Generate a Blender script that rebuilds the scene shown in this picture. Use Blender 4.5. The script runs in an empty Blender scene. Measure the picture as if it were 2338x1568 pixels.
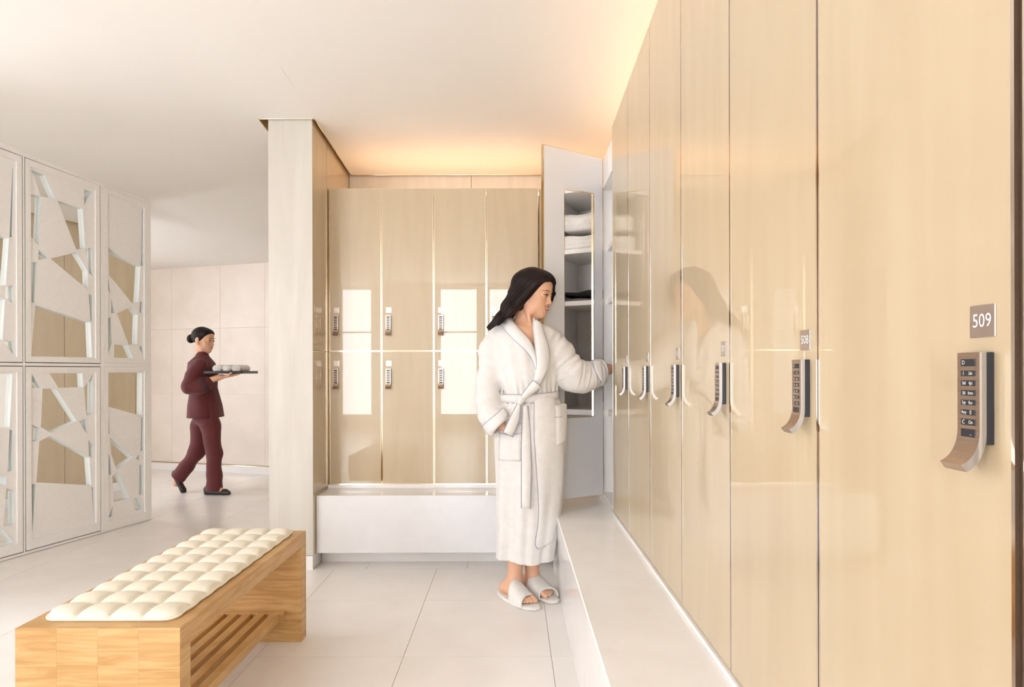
import bpy, bmesh, math, random
import numpy as np
from mathutils import Vector, Matrix
from mathutils.bvhtree import BVHTree
from mathutils.geometry import tessellate_polygon
random.seed(4)
S = bpy.context.scene
COL = S.collection
PI = math.pi

# ---------------------------------------------------------------- camera, world, light, exposure
FPX, EYE, ROLL = 1375.0, 1.13, 0.0025
cam_d = bpy.data.cameras.new('camera'); cam = bpy.data.objects.new('camera', cam_d); COL.objects.link(cam)
cam_d.sensor_width = 36; cam_d.lens = 36*FPX/2338; cam_d.shift_y = 64/2338; cam_d.clip_start = 0.05
cam.matrix_world = Matrix.Translation((0, 0, EYE)) @ Matrix.Rotation(PI/2, 4, 'X') @ Matrix.Rotation(-ROLL, 4, 'Z')
S.camera = cam
S.view_settings.view_transform = 'Standard'; S.view_settings.look = 'None'
S.view_settings.gamma = 1; S.view_settings.use_curve_mapping = False
S.view_settings.exposure = 0.74
S.cycles.use_denoising = True
S.cycles.max_bounces = 10; S.cycles.diffuse_bounces = 6; S.cycles.glossy_bounces = 5
S.cycles.sample_clamp_indirect = 6; S.cycles.caustics_reflective = True; S.cycles.caustics_refractive = False

W = bpy.data.worlds.new('daylight'); S.world = W; W.use_nodes = True
W.node_tree.nodes['Background'].inputs[0].default_value = (0.93, 0.97, 1.04, 1)
W.node_tree.nodes['Background'].inputs[1].default_value = 7.6

REAR, RX, LX = -4.4, 1.06, -4.9
WINS = [(-4.70, -4.15), (-3.40, -2.75), (-1.45, -0.66), (-0.48, -0.02)]
WZ0, WZ1 = 0.25, 2.8
for a, b in WINS:                                    # daylight comes in through these openings; portals only guide the sampling
    l = bpy.data.lights.new('window_portal', 'AREA'); l.shape = 'RECTANGLE'; l.size = b-a; l.size_y = WZ1-WZ0
    l.cycles.is_portal = True
    o = bpy.data.objects.new('window_portal', l); COL.objects.link(o)
    o.location = ((a+b)/2, REAR-0.09, (WZ0+WZ1)/2); o.rotation_euler = (PI/2, 0, PI)
LEFT_FILL = [(-3.9, -2.6), (1.7, 2.7), (5.15, 5.5)]  # unseen openings added in the left wall to brighten floor, ceiling and corridor
for a, b in LEFT_FILL:
    l = bpy.data.lights.new('window_portal', 'AREA'); l.shape = 'RECTANGLE'; l.size = b-a; l.size_y = WZ1-WZ0
    l.cycles.is_portal = True
    o = bpy.data.objects.new('window_portal', l); COL.objects.link(o)
    o.location = (LX-0.06, (a+b)/2, (WZ0+WZ1)/2); o.rotation_euler = (PI/2, 0, PI/2)

# ---------------------------------------------------------------- material helpers
def mat(name, col, rough=0.5, metal=0.0, coat=0.0, coat_r=0.02, spec=0.5, emit=None, es=0, sheen=0, sss=0):
    m = bpy.data.materials.new(name); m.use_nodes = True
    b = m.node_tree.nodes['Principled BSDF']
    b.inputs['Base Color'].default_value = (*col, 1); b.inputs['Roughness'].default_value = rough
    b.inputs['Metallic'].default_value = metal; b.inputs['Coat Weight'].default_value = coat
    b.inputs['Coat Roughness'].default_value = coat_r; b.inputs['Specular IOR Level'].default_value = spec
    b.inputs['Sheen Weight'].default_value = sheen
    if sss:
        b.inputs['Subsurface Weight'].default_value = sss; b.inputs['Subsurface Radius'].default_value = (1, .35, .2)
        b.inputs['Subsurface Scale'].default_value = 0.008
    if emit:
        b.inputs['Emission Color'].default_value = (*emit, 1); b.inputs['Emission Strength'].default_value = es
    return m
def s2l(r, g, b):
    f = lambda v: (v/255/12.92) if v <= 10 else ((v/255+.055)/1.055)**2.4
    return (f(r), f(g), f(b))
def grain(m, cols, scale=(1, 1, 1), nscale=3.0, detail=6, dist=0.5, bump=0.0, pos=(0.35, 0.65), rnd=True, lo=None, bscale=None):
    """colour from stretched noise in object space; optional fine bump"""
    nt = m.node_tree; N = nt.nodes; L = nt.links; b = N['Principled BSDF']
    tc = N.new('ShaderNodeTexCoord'); mp = N.new('ShaderNodeMapping'); mp.inputs['Scale'].default_value = scale
    L.new(tc.outputs['Object'], mp.inputs['Vector'])
    if rnd:
        oi = N.new('ShaderNodeObjectInfo'); mu = N.new('ShaderNodeMath'); mu.operation = 'MULTIPLY'; mu.inputs[1].default_value = 13.0
        cb = N.new('ShaderNodeCombineXYZ'); L.new(oi.outputs['Random'], mu.inputs[0])
        for i in range(3): L.new(mu.outputs[0], cb.inputs[i])
        L.new(cb.outputs[0], mp.inputs['Location'])
    n = N.new('ShaderNodeTexNoise'); n.inputs['Scale'].default_value = nscale; n.inputs['Detail'].default_value = detail
    n.inputs['Distortion'].default_value = dist; L.new(mp.outputs[0], n.inputs['Vector'])
    r = N.new('ShaderNodeValToRGB'); L.new(n.outputs['Fac'], r.inputs[0])
    r.color_ramp.elements[0].position = pos[0]; r.color_ramp.elements[1].position = pos[1]
    r.color_ramp.elements[0].color = (*cols[0], 1); r.color_ramp.elements[1].color = (*cols[1], 1)
    L.new(r.outputs[0], b.inputs['Base Color'])
    if bump:
        n2 = N.new('ShaderNodeTexNoise'); n2.inputs['Scale'].default_value = bscale or 60; n2.inputs['Detail'].default_value = 3
        L.new(tc.outputs['Object'], n2.inputs['Vector'])
        bp = N.new('ShaderNodeBump'); bp.inputs['Strength'].default_value = bump; bp.inputs['Distance'].default_value = 0.002
        L.new(n2.outputs['Fac'], bp.inputs['Height']); L.new(bp.outputs[0], b.inputs['Normal'])
        if b.inputs['Coat Weight'].default_value > 0 and bscale and bscale < 10: L.new(bp.outputs[0], b.inputs['Coat Normal'])
    return m
M = {}
M['ceiling'] = mat('ceiling_paint', (0.82, 0.795, 0.755), 0.75)
M['wall'] = mat('wall_paint', (0.78, 0.70, 0.62), 0.7)
M['veneer'] = grain(mat('pale_lacquered_veneer', (0.7, 0.56, 0.38), 0.38, coat=1.0, coat_r=0.012), ((0.495, 0.388, 0.245), (0.552, 0.448, 0.297)), (5, 5, 0.55), 1.8, 8, 1.2, pos=(.25, .75))
M['pillar'] = grain(mat('bleached_veneer', (0.8, 0.74, 0.64), 0.42, coat=0.12, coat_r=0.1, spec=0.3), ((0.54, 0.505, 0.445), (0.59, 0.56, 0.50)), (6, 6, 0.5), 2.0, 6, 0.8)  # same veneer made paler: the light on the partition end is in the colour
M['soffit'] = grain(mat('recess_veneer', (0.5, 0.34, 0.18), 0.5), ((0.46, 0.30, 0.15), (0.56, 0.39, 0.21)), (4, 1, 1), 3)
M['white'] = mat('white_lacquer', (0.86, 0.84, 0.82), 0.35, coat=0.2, coat_r=0.2)
M['doorwhite'] = mat('white_door_lining', (0.71, 0.695, 0.69), 0.4, coat=0.15, coat_r=0.2)
M['fret'] = grain(mat('white_painted_board', (0.76, 0.73, 0.70), 0.55), ((0.84, 0.825, 0.815), (0.865, 0.85, 0.84)), (1, 1, 1), 40, 3, 0)
M['fretedge'] = mat('cut_edge_white', (0.78, 0.84, 0.84), 0.4)  # pale blue-white of the lit reveals painted into the edge colour
M['gap'] = mat('shadow_gap', (0.02, 0.018, 0.016), 0.7)
M['stone'] = grain(mat('polished_white_stone', (0.82, 0.77, 0.72), 0.12, spec=0.5), ((0.85, 0.83, 0.81), (0.89, 0.87, 0.855)), (1, 1, 1), 9, 8, 0.3, pos=(0.3, 0.7))
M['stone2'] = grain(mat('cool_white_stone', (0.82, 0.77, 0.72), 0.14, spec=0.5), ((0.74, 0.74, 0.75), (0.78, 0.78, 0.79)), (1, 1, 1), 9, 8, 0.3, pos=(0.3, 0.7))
M['kick'] = mat('toe_kick_stone', (0.82, 0.80, 0.78), 0.3)
M['tile'] = grain(mat('honed_floor_tile', (0.72, 0.65, 0.60), 0.24), ((0.80, 0.765, 0.735), (0.84, 0.81, 0.78)), (1, 1, 1), 5, 8, 0.4, pos=(0.3, 0.7))
M['grout'] = mat('tile_grout', (0.58, 0.49, 0.40), 0.9)
M['slab'] = grain(mat('wall_stone_panel', (0.76, 0.68, 0.60), 0.35), ((0.73, 0.65, 0.57), (0.79, 0.71, 0.63)), (1, 1, 1), 3, 7, 0.4)
M['brass'] = mat('polished_brass', (0.82, 0.69, 0.49), 0.12, metal=1)
M['chrome'] = mat('polished_nickel', (0.84, 0.74, 0.66), 0.10, metal=1)
M['plate'] = mat('brushed_rose_plate', (0.60, 0.51, 0.46), 0.28, metal=1)
M['nickel'] = grain(mat('satin_bronze_nickel', (0.50, 0.38, 0.29), 0.28, metal=1), ((0.47, 0.36, 0.275), (0.53, 0.41, 0.32)), (1, 1, 60), 6, 2, 0)
M['steel'] = mat('brushed_steel_edge', (0.40, 0.38, 0.36), 0.3, metal=1)
M['black'] = mat('black_plastic', (0.018, 0.018, 0.024), 0.4)
M['ink'] = mat('white_print', (0.85, 0.85, 0.85), 0.5)
M['ink2'] = mat('etched_number', (0.85, 0.85, 0.85), 0.6)
M['mirror'] = mat('mirror_glass', (0.90, 0.89, 0.87), 0.0, metal=1)
M['maple'] = None
def maple():
    m = mat('figured_maple', (0.8, 0.5, 0.2), 0.40, coat=0.10, coat_r=0.2, spec=0.35); nt = m.node_tree; N = nt.nodes; L = nt.links; b = N['Principled BSDF']
    tc = N.new('ShaderNodeTexCoord'); oi = N.new('ShaderNodeObjectInfo'); cb = N.new('ShaderNodeCombineXYZ')
    mu = N.new('ShaderNodeMath'); mu.operation = 'MULTIPLY'; mu.inputs[1].default_value = 7.6; L.new(oi.outputs['Random'], mu.inputs[0])
    for i in range(3): L.new(mu.outputs[0], cb.inputs[i])
    add = N.new('ShaderNodeVectorMath'); L.new(tc.outputs['Object'], add.inputs[0]); L.new(cb.outputs[0], add.inputs[1])
    n = N.new('ShaderNodeTexNoise'); n.inputs['Scale'].default_value = 2.6; n.inputs['Detail'].default_value = 4; n.inputs['Distortion'].default_value = 1.3
    mp = N.new('ShaderNodeMapping'); mp.inputs['Scale'].default_value = (1.6, 1.6, 17); L.new(add.outputs[0], mp.inputs['Vector']); L.new(mp.outputs[0], n.inputs['Vector'])
    n2 = N.new('ShaderNodeTexNoise'); n2.inputs['Scale'].default_value = 2.0; n2.inputs['Detail'].default_value = 3; L.new(add.outputs[0], n2.inputs['Vector'])
    r = N.new('ShaderNodeValToRGB'); L.new(n.outputs['Fac'], r.inputs[0])
    r.color_ramp.elements[0].position = 0.36; r.color_ramp.elements[1].position = 0.66
    r.color_ramp.elements[0].color = (0.50, 0.285, 0.10, 1); r.color_ramp.elements[1].color = (0.64, 0.42, 0.19, 1)
    mx = N.new('ShaderNodeMix'); mx.data_type = 'RGBA'; mx.blend_type = 'MULTIPLY'; mx.inputs[0].default_value = 0.5
    r2 = N.new('ShaderNodeValToRGB'); L.new(n2.outputs['Fac'], r2.inputs[0]); r2.color_ramp.elements[0].color = (0.82, 0.74, 0.62, 1); r2.color_ramp.elements[0].position = .3; r2.color_ramp.elements[1].position = .7
    L.new(r.outputs[0], mx.inputs[6]); L.new(r2.outputs[0], mx.inputs[7]); L.new(mx.outputs[2], b.inputs['Base Color'])
    return m
M['maple'] = maple()
M['cushion'] = mat('cream_leather', (0.80, 0.755, 0.64), 0.42, spec=0.4)
M['robe'] = grain(mat('white_terry_cotton', (0.86, 0.82, 0.76), 0.95, sheen=0.25, spec=0.15), ((0.67, 0.645, 0.615), (0.71, 0.685, 0.66)), (1, 1, 1), 30, 4, 0, bump=0.35, bscale=420, rnd=False)
M['collar'] = grain(mat('white_collar_cotton', (0.86, 0.82, 0.78), 0.95, sheen=0.25, spec=0.15), ((0.68, 0.66, 0.645), (0.71, 0.69, 0.675)), (1, 1, 1), 30, 4, 0, bump=0.2, bscale=420, rnd=False)
M['pipe'] = mat('blue_grey_piping', (0.27, 0.27, 0.36), 0.8)
M['skin'] = grain(mat('skin', (0.72, 0.40, 0.25), 0.42, spec=0.35, sss=0.12), ((0.67, 0.375, 0.24), (0.72, 0.425, 0.28)), (1, 1, 1), 12, 3, 0, rnd=False)
M['skin_leg'] = M['skin']
M['lip'] = mat('lip_pink', (0.56, 0.16, 0.12), 0.35)
M['teeth'] = mat('tooth_white', (0.88, 0.84, 0.78), 0.3)
M['eyewhite'] = mat('eye_white', (0.50, 0.42, 0.38), 0.2)
M['iris'] = mat('dark_iris', (0.03, 0.015, 0.008), 0.1)
M['nail'] = mat('toe_nail', (0.72, 0.42, 0.33), 0.25)
M['slipper'] = grain(mat('white_terry_slipper', (0.88, 0.85, 0.8), 0.95, sheen=0.2, spec=0.15), ((0.72, 0.70, 0.66), (0.76, 0.74, 0.70)), (1, 1, 1), 60, 3, 0, bump=0.3, bscale=500, rnd=False)
M['maroon'] = mat('maroon_cloth', (0.10, 0.012, 0.014), 0.75, sheen=0.1)
M['darkcuff'] = mat('dark_wine_cloth', (0.045, 0.008, 0.014), 0.75)
M['tray'] = mat('dark_wood_tray', (0.03, 0.022, 0.018), 0.35)
M['shoe'] = mat('black_leather_shoe', (0.02, 0.012, 0.012), 0.3)
M['towel'] = grain(mat('white_towel', (0.86, 0.83, 0.8), 0.95, spec=0.1), ((0.84, 0.81, 0.78), (0.9, 0.87, 0.84)), (1, 1, 1), 50, 3, 0, bump=0.4, bscale=300, rnd=False)
M['darkcloth'] = mat('black_cloth', (0.02, 0.02, 0.022), 0.9)
M['greycloth'] = mat('grey_cloth', (0.20, 0.19, 0.19), 0.9)
M['led'] = mat('warm_led', (1, .8, .5), 0.5, emit=(1.0, 0.60, 0.31), es=5.5)
M['led2'] = mat('warm_led_dim', (1, .8, .5), 0.5, emit=(1.0, 0.68, 0.40), es=6.5)
M['frame'] = mat('window_frame_white', (0.8, 0.78, 0.75), 0.5)
def hairmat():
    m = mat('dark_brown_hair', (0.02, 0.008, 0.005), 0.5, spec=0.22); nt = m.node_tree; N = nt.nodes; L = nt.links; b = N['Principled BSDF']
    tc = N.new('ShaderNodeTexCoord'); mp = N.new('ShaderNodeMapping'); mp.inputs['Rotation'].default_value = (0, math.radians(-38), 0); mp.inputs['Scale'].default_value = (300, 160, 10)
    L.new(tc.outputs['Object'], mp.inputs['Vector'])
    n = N.new('ShaderNodeTexNoise'); n.inputs['Scale'].default_value = 1.0; n.inputs['Detail'].default_value = 4; L.new(mp.outputs[0], n.inputs['Vector'])
    r = N.new('ShaderNodeValToRGB'); L.new(n.outputs['Fac'], r.inputs[0]); r.color_ramp.elements[0].position = .35; r.color_ramp.elements[1].position = .75
    r.color_ramp.elements[0].color = (0.004, 0.0018, 0.0022, 1); r.color_ramp.elements[1].color = (0.018, 0.006, 0.005, 1)
    L.new(r.outputs[0], b.inputs['Base Color'])
    bp = N.new('ShaderNodeBump'); bp.inputs['Strength'].default_value = 0.3; bp.inputs['Distance'].default_value = 0.002
    L.new(n.outputs['Fac'], bp.inputs['Height']); L.new(bp.outputs[0], b.inputs['Normal'])
    return m
M['hair'] = hairmat()

# ---------------------------------------------------------------- object helpers
def tag(o, label=None, cat=None, group=None, kind=None):
    if label: o['label'] = label
    if cat: o['category'] = cat
    if group: o['group'] = group
    if kind: o['kind'] = kind
    return o
def empty(name, loc=(0, 0, 0), rz=0.0):
    o = bpy.data.objects.new(name, None); COL.objects.link(o); o.location = loc; o.rotation_euler = (0, 0, rz); o.empty_display_size = .05
    bpy.context.view_layer.update(); return o
def link(name, me, m, parent=None, loc=None):
    o = bpy.data.objects.new(name, me); COL.objects.link(o)
    if m is not None:
        if len(me.materials): me.materials.clear()
        for q in (m if isinstance(m, (list, tuple)) else [m]): me.materials.append(q)
    if parent: o.parent = parent
    if loc: o.location = loc
    return o
class MB:
    def __init__(s): s.v = []; s.f = []; s.mi = []; s.sm = []
    def add(s, vs, fs, mi=0, smooth=False):
        k = len(s.v); s.v += [tuple(v) for v in vs]; s.f += [tuple(i+k for i in f) for f in fs]; s.mi += [mi]*len(fs); s.sm += [smooth]*len(fs); return s
    def box(s, x0, y0, z0, x1, y1, z1, mi=0, b=0.0):
        if b <= 0:
            vs = [(x0,y0,z0),(x1,y0,z0),(x1,y1,z0),(x0,y1,z0),(x0,y0,z1),(x1,y0,z1),(x1,y1,z1),(x0,y1,z1)]
            return s.add(vs, [(0,3,2,1),(4,5,6,7),(0,1,5,4),(1,2,6,5),(2,3,7,6),(3,0,4,7)], mi)
        bm = bmesh.new(); bmesh.ops.create_cube(bm, size=1)
        for v in bm.verts: v.co = Vector(((x0+x1)/2+v.co.x*(x1-x0), (y0+y1)/2+v.co.y*(y1-y0), (z0+z1)/2+v.co.z*(z1-z0)))
        bmesh.ops.bevel(bm, geom=list(bm.edges), offset=b, segments=2, affect='EDGES', profile=0.5, clamp_overlap=True)
        bm.verts.index_update()
        s.add([v.co[:] for v in bm.verts], [[v.index for v in f.verts] for f in bm.faces], mi); bm.free(); return s
    def prism(s, poly, fn, t0, t1, mi=0, side_mi=None, holes=()):
        """poly and holes: 2-D loops; fn(u, v, t) -> 3-D; extruded between t0 and t1"""
        loops = [list(poly)]+[list(h) for h in holes]
        flat = [p for l in loops for p in l]; n = len(flat)
        tris = tessellate_polygon([[Vector((p[0], p[1], 0)) for p in l] for l in loops])
        vs = [fn(p[0], p[1], t0) for p in flat]+[fn(p[0], p[1], t1) for p in flat]
        s.add(vs, [t for t in tris]+[tuple(i+n for i in reversed(t)) for t in tris], mi)
        k = 0
        for l in loops:
            m = len(l); q = [(k+i, k+(i+1) % m, k+(i+1) % m+n, k+i+n) for i in range(m)]
            s.add(vs, q, mi if side_mi is None else side_mi); k += m
        return s
    def build(s, name, m, parent=None, smooth=False, loc=None, fixn=False, auto=None):
        me = bpy.data.meshes.new(name); me.from_pydata(s.v, [], s.f); me.update()
        me.polygons.foreach_set('material_index', s.mi); me.polygons.foreach_set('use_smooth', [smooth or q for q in s.sm])
        if fixn:
            bm = bmesh.new(); bm.from_mesh(me); bmesh.ops.remove_doubles(bm, verts=bm.verts, dist=1e-6); bmesh.ops.recalc_face_normals(bm, faces=bm.faces); bm.to_mesh(me); bm.free()
        o = link(name, me, m, parent, loc)
        return o
def box(name, x0, y0, z0, x1, y1, z1, m, parent=None, b=0.0):
    return MB().box(x0, y0, z0, x1, y1, z1, 0, b).build(name, m, parent)
def tube(path, r, n=8, cap=True, closed=False, flat=1.0):
    """mesh data of a tube along 3-D points; r number or list"""
    P = [Vector(p) for p in path]; k = len(P); vs = []; fs = []
    up = None
    for i, p in enumerate(P):
        a = P[(i-1) % k] if (i > 0 or closed) else P[i]; b = P[(i+1) % k] if (i < k-1 or closed) else P[i]
        t = (b-a).normalized()
        if up is None: up = Vector((0, 0, 1)) if abs(t.z) < .9 else Vector((1, 0, 0))
        s_ = t.cross(up).normalized(); up = s_.cross(t).normalized()
        rr = r[i] if isinstance(r, (list, tuple)) else r
        for j in range(n):
            an = 2*PI*j/n; vs.append(p+s_*math.cos(an)*rr+up*math.sin(an)*rr*flat)
    for i in range(k if closed else k-1):
        for j in range(n):
            a = i*n+j; b = i*n+(j+1) % n; c = ((i+1) % k)*n+(j+1) % n; d = ((i+1) % k)*n+j; fs.append((a, b, c, d))
    if cap and not closed:
        fs.append(tuple(reversed(range(n)))); fs.append(tuple((k-1)*n+j for j in range(n)))
    return vs, fs
def tubeobj(name, path, r, m, parent=None, n=8, closed=False, flat=1.0):
    vs, fs = tube(path, r, n, True, closed, flat); return MB().add(vs, fs, 0, True).build(name, m, parent)
def text_geo(txt, size):
    """triangulated outline of a text in the XY plane, centred"""
    cu = bpy.data.curves.new('t', 'FONT'); cu.body = txt; cu.size = size; cu.align_x = 'CENTER'; cu.align_y = 'CENTER'; cu.extrude = 0.0; cu.resolution_u = 3
    o = bpy.data.objects.new('t', cu); COL.objects.link(o); bpy.context.view_layer.update()
    dg = bpy.context.evaluated_depsgraph_get(); me = bpy.data.meshes.new_from_object(o.evaluated_get(dg))
    vs = [tuple(v.co) for v in me.vertices]; fs = [tuple(p.vertices) for p in me.polygons]
    bpy.data.objects.remove(o); bpy.data.curves.remove(cu); bpy.data.meshes.remove(me)
    return vs, fs
def resample(pts, n):
    P_ = np.array(pts, float); d = np.concatenate([[0], np.cumsum(np.linalg.norm(np.diff(P_, axis=0), axis=1))]); t = np.linspace(0, d[-1], n)
    return np.stack([np.interp(t, d, P_[:, i]) for i in range(P_.shape[1])], 1)
_c, _s = math.cos(ROLL), math.sin(ROLL)
def ray(px, py):                                      # direction of a photo pixel, for measuring positions
    dx, dy = px-1169, py-848
    return (dx*_c-dy*_s)/FPX, -(dx*_s+dy*_c)/FPX
def P(px, py, Y):
    a, b = ray(px, py); return np.array((a*Y, Y, EYE+b*Y))

# ---------------------------------------------------------------- room shell
def ceil_z(x, y):
    f = np.interp(y, [-4.6, 0, 2, 3, 3.43, 4.23, 4.63, 5.4, 6.6, 7.6], [2.87, 2.76, 2.665, 2.605, 2.57, 2.50, 2.488, 2.43, 2.385, 2.375])
    return float(f-0.045*min(1, max(0, (-x-1.6)/1.2)))
def build_ceiling():
    b = MB()
    def patch(x0, x1, y0, y1, nx, ny):
        xs = np.linspace(x0, x1, nx+1); ys = np.linspace(y0, y1, ny+1)
        vs = [(x, y, ceil_z(x, y)) for y in ys for x in xs]
        fs = [(j*(nx+1)+i, (j+1)*(nx+1)+i, (j+1)*(nx+1)+i+1, j*(nx+1)+i+1) for j in range(ny) for i in range(nx)]
        b.add(vs, fs, 0, True)
    patch(LX, -1.441, REAR-.1, 7.6, 10, 48); patch(-1.441, -1.120, REAR-.1, 3.425, 2, 30); patch(-1.120, RX, REAR-.1, 4.20, 8, 36)
    o = b.build('ceiling', M['ceiling']); tag(o, kind='structure')
    box('roof_deck', LX-.1, REAR-.2, 2.95, RX+.1, 7.7, 3.05, M['ceiling'], o)  # unseen cover plate, added to keep light from leaking in above the ceiling
build_ceiling()
# recess around the top of the partition: wooden lining and brass edge
def slot():
    b = MB()
    def strip(p, q, h=0.16, t=0.004):
        (x0, y0), (x1, y1) = p, q; n = 12
        for i in range(n):
            a, c = i/n, (i+1)/n
            xa, ya, xb, yb = x0+(x1-x0)*a, y0+(y1-y0)*a, x0+(x1-x0)*c, y0+(y1-y0)*c
            za, zb = ceil_z(xa, ya), ceil_z(xb, yb)
            b.add([(xa, ya, za), (xb, yb, zb), (xb, yb, zb+h), (xa, ya, za+h)], [(0, 1, 2, 3)])
    strip((-1.441, 3.425), (-1.120, 3.425)); strip((-1.120, 3.425), (-1.120, 4.20)); strip((-1.441, 7.5), (-1.441, 3.425)); strip((-1.12, 4.20), (RX, 4.20))
    o = b.build('trim_1', M['soffit']); tag(o, kind='structure')
    for i, (p, q) in enumerate([((-1.441, 3.425), (-1.120, 3.425)), ((-1.120, 3.425), (-1.120, 4.20)), ((-1.441, 7.0), (-1.441, 3.425)), ((-1.12, 4.20), (RX-.02, 4.20))]):
        pts = [(p[0]+(q[0]-p[0])*t, p[1]+(q[1]-p[1])*t, ceil_z(p[0]+(q[0]-p[0])*t, p[1]+(q[1]-p[1])*t)-.001) for t in np.linspace(0, 1, 14)]
        tubeobj('edge_bead', pts, 0.0035, M['brass'], o, 6)
slot()

# floor: tiles on a bed
fl = box('floor', LX, REAR-.1, -0.12, RX, 7.6, -0.008, M['grout']); tag(fl, kind='structure')
def tile(x0, y0, x1, y1):
    g = 0.0009
    if x1-x0 < .01 or y1-y0 < .01: return
    o = MB().box(-(x1-x0)/2+g, -(y1-y0)/2+g, -.010, (x1-x0)/2-g, (y1-y0)/2-g, 0).build('tile', M['tile'], fl, loc=((x0+x1)/2, (y0+y1)/2, 0))
xs = [0.153-0.587*k for k in range(9)]+[LX]
ys = [2.39+0.585*k for k in range(-11, 9)]
for i in range(len(xs)-1):
    x1, x0 = xs[i], xs[i+1]
    for y0, y1 in zip([REAR-.1]+ys, ys+[7.6]):
        if x1 > -1.03+.02:                           # bay in front of the lockers
            if y0 >= 3.4: continue
            yy = min(y1, 3.456)
            if y1 > 3.46: yy = 3.456
            tile(max(x0, -1.14 if y0 > 3.4 else x0), y0, x1, yy)
        elif x1 > -1.10:                              # column passing the pillar
            if y0 < 3.4: tile(x0, y0, x1, min(y1, 3.456) if y1 > 3.46 else y1)
            else: tile(x0, max(y0, 3.53), -1.385, y1) if x0 < -1.385 else None
        else:
            tile(x0, y0, x1, y1)
tile(-1.607, 3.456, -1.385, 3.53)
for y0, y1 in zip([REAR-.1]+ys[:12], ys[:12]+[3.456]):
    if y0 < 3.45: tile(0.153, y0, 0.245, min(y1, 3.456))
for x0, x1 in ((-1.14, -0.84), (-0.84, -0.26), (-0.26, 0.153), (0.153, 0.245)): tile(x0, 3.456, x1, 3.60)

# outer walls
w = MB()
hs = sorted(WINS); prev = LX
for a, b_ in hs:
    w.box(prev, REAR-.18, 0, a, REAR, 2.95); w.box(a, REAR-.18, 0, b_, REAR, WZ0); w.box(a, REAR-.18, WZ1, b_, REAR, 2.95); prev = b_
w.box(prev, REAR-.18, 0, RX, REAR, 2.95)
tag(w.build('wall_rear', M['wall']), kind='structure')
for i, (a, b_) in enumerate(hs):
    f = MB(); y0, y1 = REAR-.14, REAR-.09
    for x0, x1, z0, z1 in ((a, a+.04, WZ0, WZ1), (b_-.04, b_, WZ0, WZ1), (a, b_, WZ0, WZ0+.04), (a, b_, WZ1-.04, WZ1), (a, b_, 1.90, 1.93)): f.box(x0, y0, z0, x1, y1, z1)
    tag(f.build('window_%d' % (i+1), M['frame']), kind='structure')
w = MB(); prev = REAR-.18
for a, b_ in LEFT_FILL:
    w.box(LX-.12, prev, 0, LX, a, 2.95); w.box(LX-.12, a, 0, LX, b_, WZ0); w.box(LX-.12, a, WZ1, LX, b_, 2.95); prev = b_
w.box(LX-.12, prev, 0, LX, 7.7, 2.95)
tag(w.build('wall_left', M['wall']), kind='structure')
tag(box('wall_right', RX, REAR-.18, 0, RX+.12, 4.4, 2.95, M['wall']), kind='structure')
# bay back wall above and behind the lockers, warm panels
wb = box('wall_back', -1.137, 4.23, 0, RX, 4.36, 2.95, M['gap']); tag(wb, kind='structure')
for x0, x1 in ((-1.135, -0.285), (-0.282, 0.57), (0.573, RX-.002)): box('panel', x0, 4.218, 0.5, x1, 4.23, 2.93, M['pillar'], wb)
# partition with its end in the lit veneer colour, and panelled flank
wp = box('wall_partition', -1.378, 3.445, 0.082, -1.146, 6.5, 2.93, M['gap']); tag(wp, kind='structure')
box('end_panel', -1.387, 3.435, 0.084, -1.137, 3.447, 2.92, M['pillar'], wp)
box('plinth', -1.383, 3.440, 0.0, -1.141, 6.5, 0.080, M['kick'], wp)
for z0, z1 in ((0.084, 0.428), (0.431, 1.253), (1.256, 2.92)):
    box('side_panel', -1.148, 3.447, z0, -1.137, 3.700, z1, M['veneer'], wp)
box('side_panel', -1.148, 3.704, 0.084, -1.137, 4.218, 2.92, M['veneer'], wp)
for y0 in (3.449, 4.05, 4.65, 5.25, 5.85): box('side_panel', -1.387, y0, 0.084, -1.377, y0+.597, 2.92, M['veneer'], wp)
box('edge_strip', -1.1375, 3.700, 0.43, -1.1335, 3.704, 2.26, M['brass'], wp)
# corridor wall, slightly askew
cw = empty('wall_corridor', (-4.2312, 7.0644, 0), math.atan2(6.6508-7.0644, -2.6777+4.2312)); tag(cw, kind='structure')
box('core', -1.4, 0.012, 0, 3.2, .15, 2.95, M['grout'], cw)
ux = (-0.9, -0.3, 0.293, 0.96, 1.55, 2.14, 3.1)
zz = (0.092, 0.885, 1.63, 2.6)
for i in range(6):
    for j in range(3): box('stone_panel', ux[i]+.001, 0, zz[j]+.001, ux[i+1]-.001, .014, zz[j+1]-.001, M['slab'], cw)
box('skirting', -1.4, -.006, 0, 3.1, .014, .078, M['kick'], cw)
box('skirting_cap', -1.4, -.008, .079, 3.1, .014, .088, M['brass'], cw)

# ---------------------------------------------------------------- stone bench ledges
o = empty('stone_bench', (-0.45, 3.48, 0)); tag(o, 'low white polished stone bench running below the numbered two tier lockers', 'bench')
def bx(name, parent, base, x0, y0, z0, x1, y1, z1, m, b=0):
    bx_, by_, bz_ = base; return box(name, x0-bx_, y0-by_, z0-bz_, x1-bx_, y1-by_, z1-bz_, m, parent, b)
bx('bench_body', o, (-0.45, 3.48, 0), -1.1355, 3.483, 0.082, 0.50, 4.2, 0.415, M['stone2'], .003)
bx('toe_kick', o, (-0.45, 3.48, 0), -1.1355, 3.590, 0, 0.50, 3.70, 0.081, M['kick'])
bx('upstand', o, (-0.45, 3.48, 0), -1.1355, 3.705, 0.4155, 0.50, 3.74, 0.436, M['stone'])
o = empty('stone_bench', (0.35, 1.5, 0)); tag(o, 'long white polished stone ledge running below the tall lockers on the right', 'bench')
seg = [-4.38, -3.4, -2.5, -1.6, -0.7, 0.2, 1.085, 1.97, 3.478]
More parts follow.
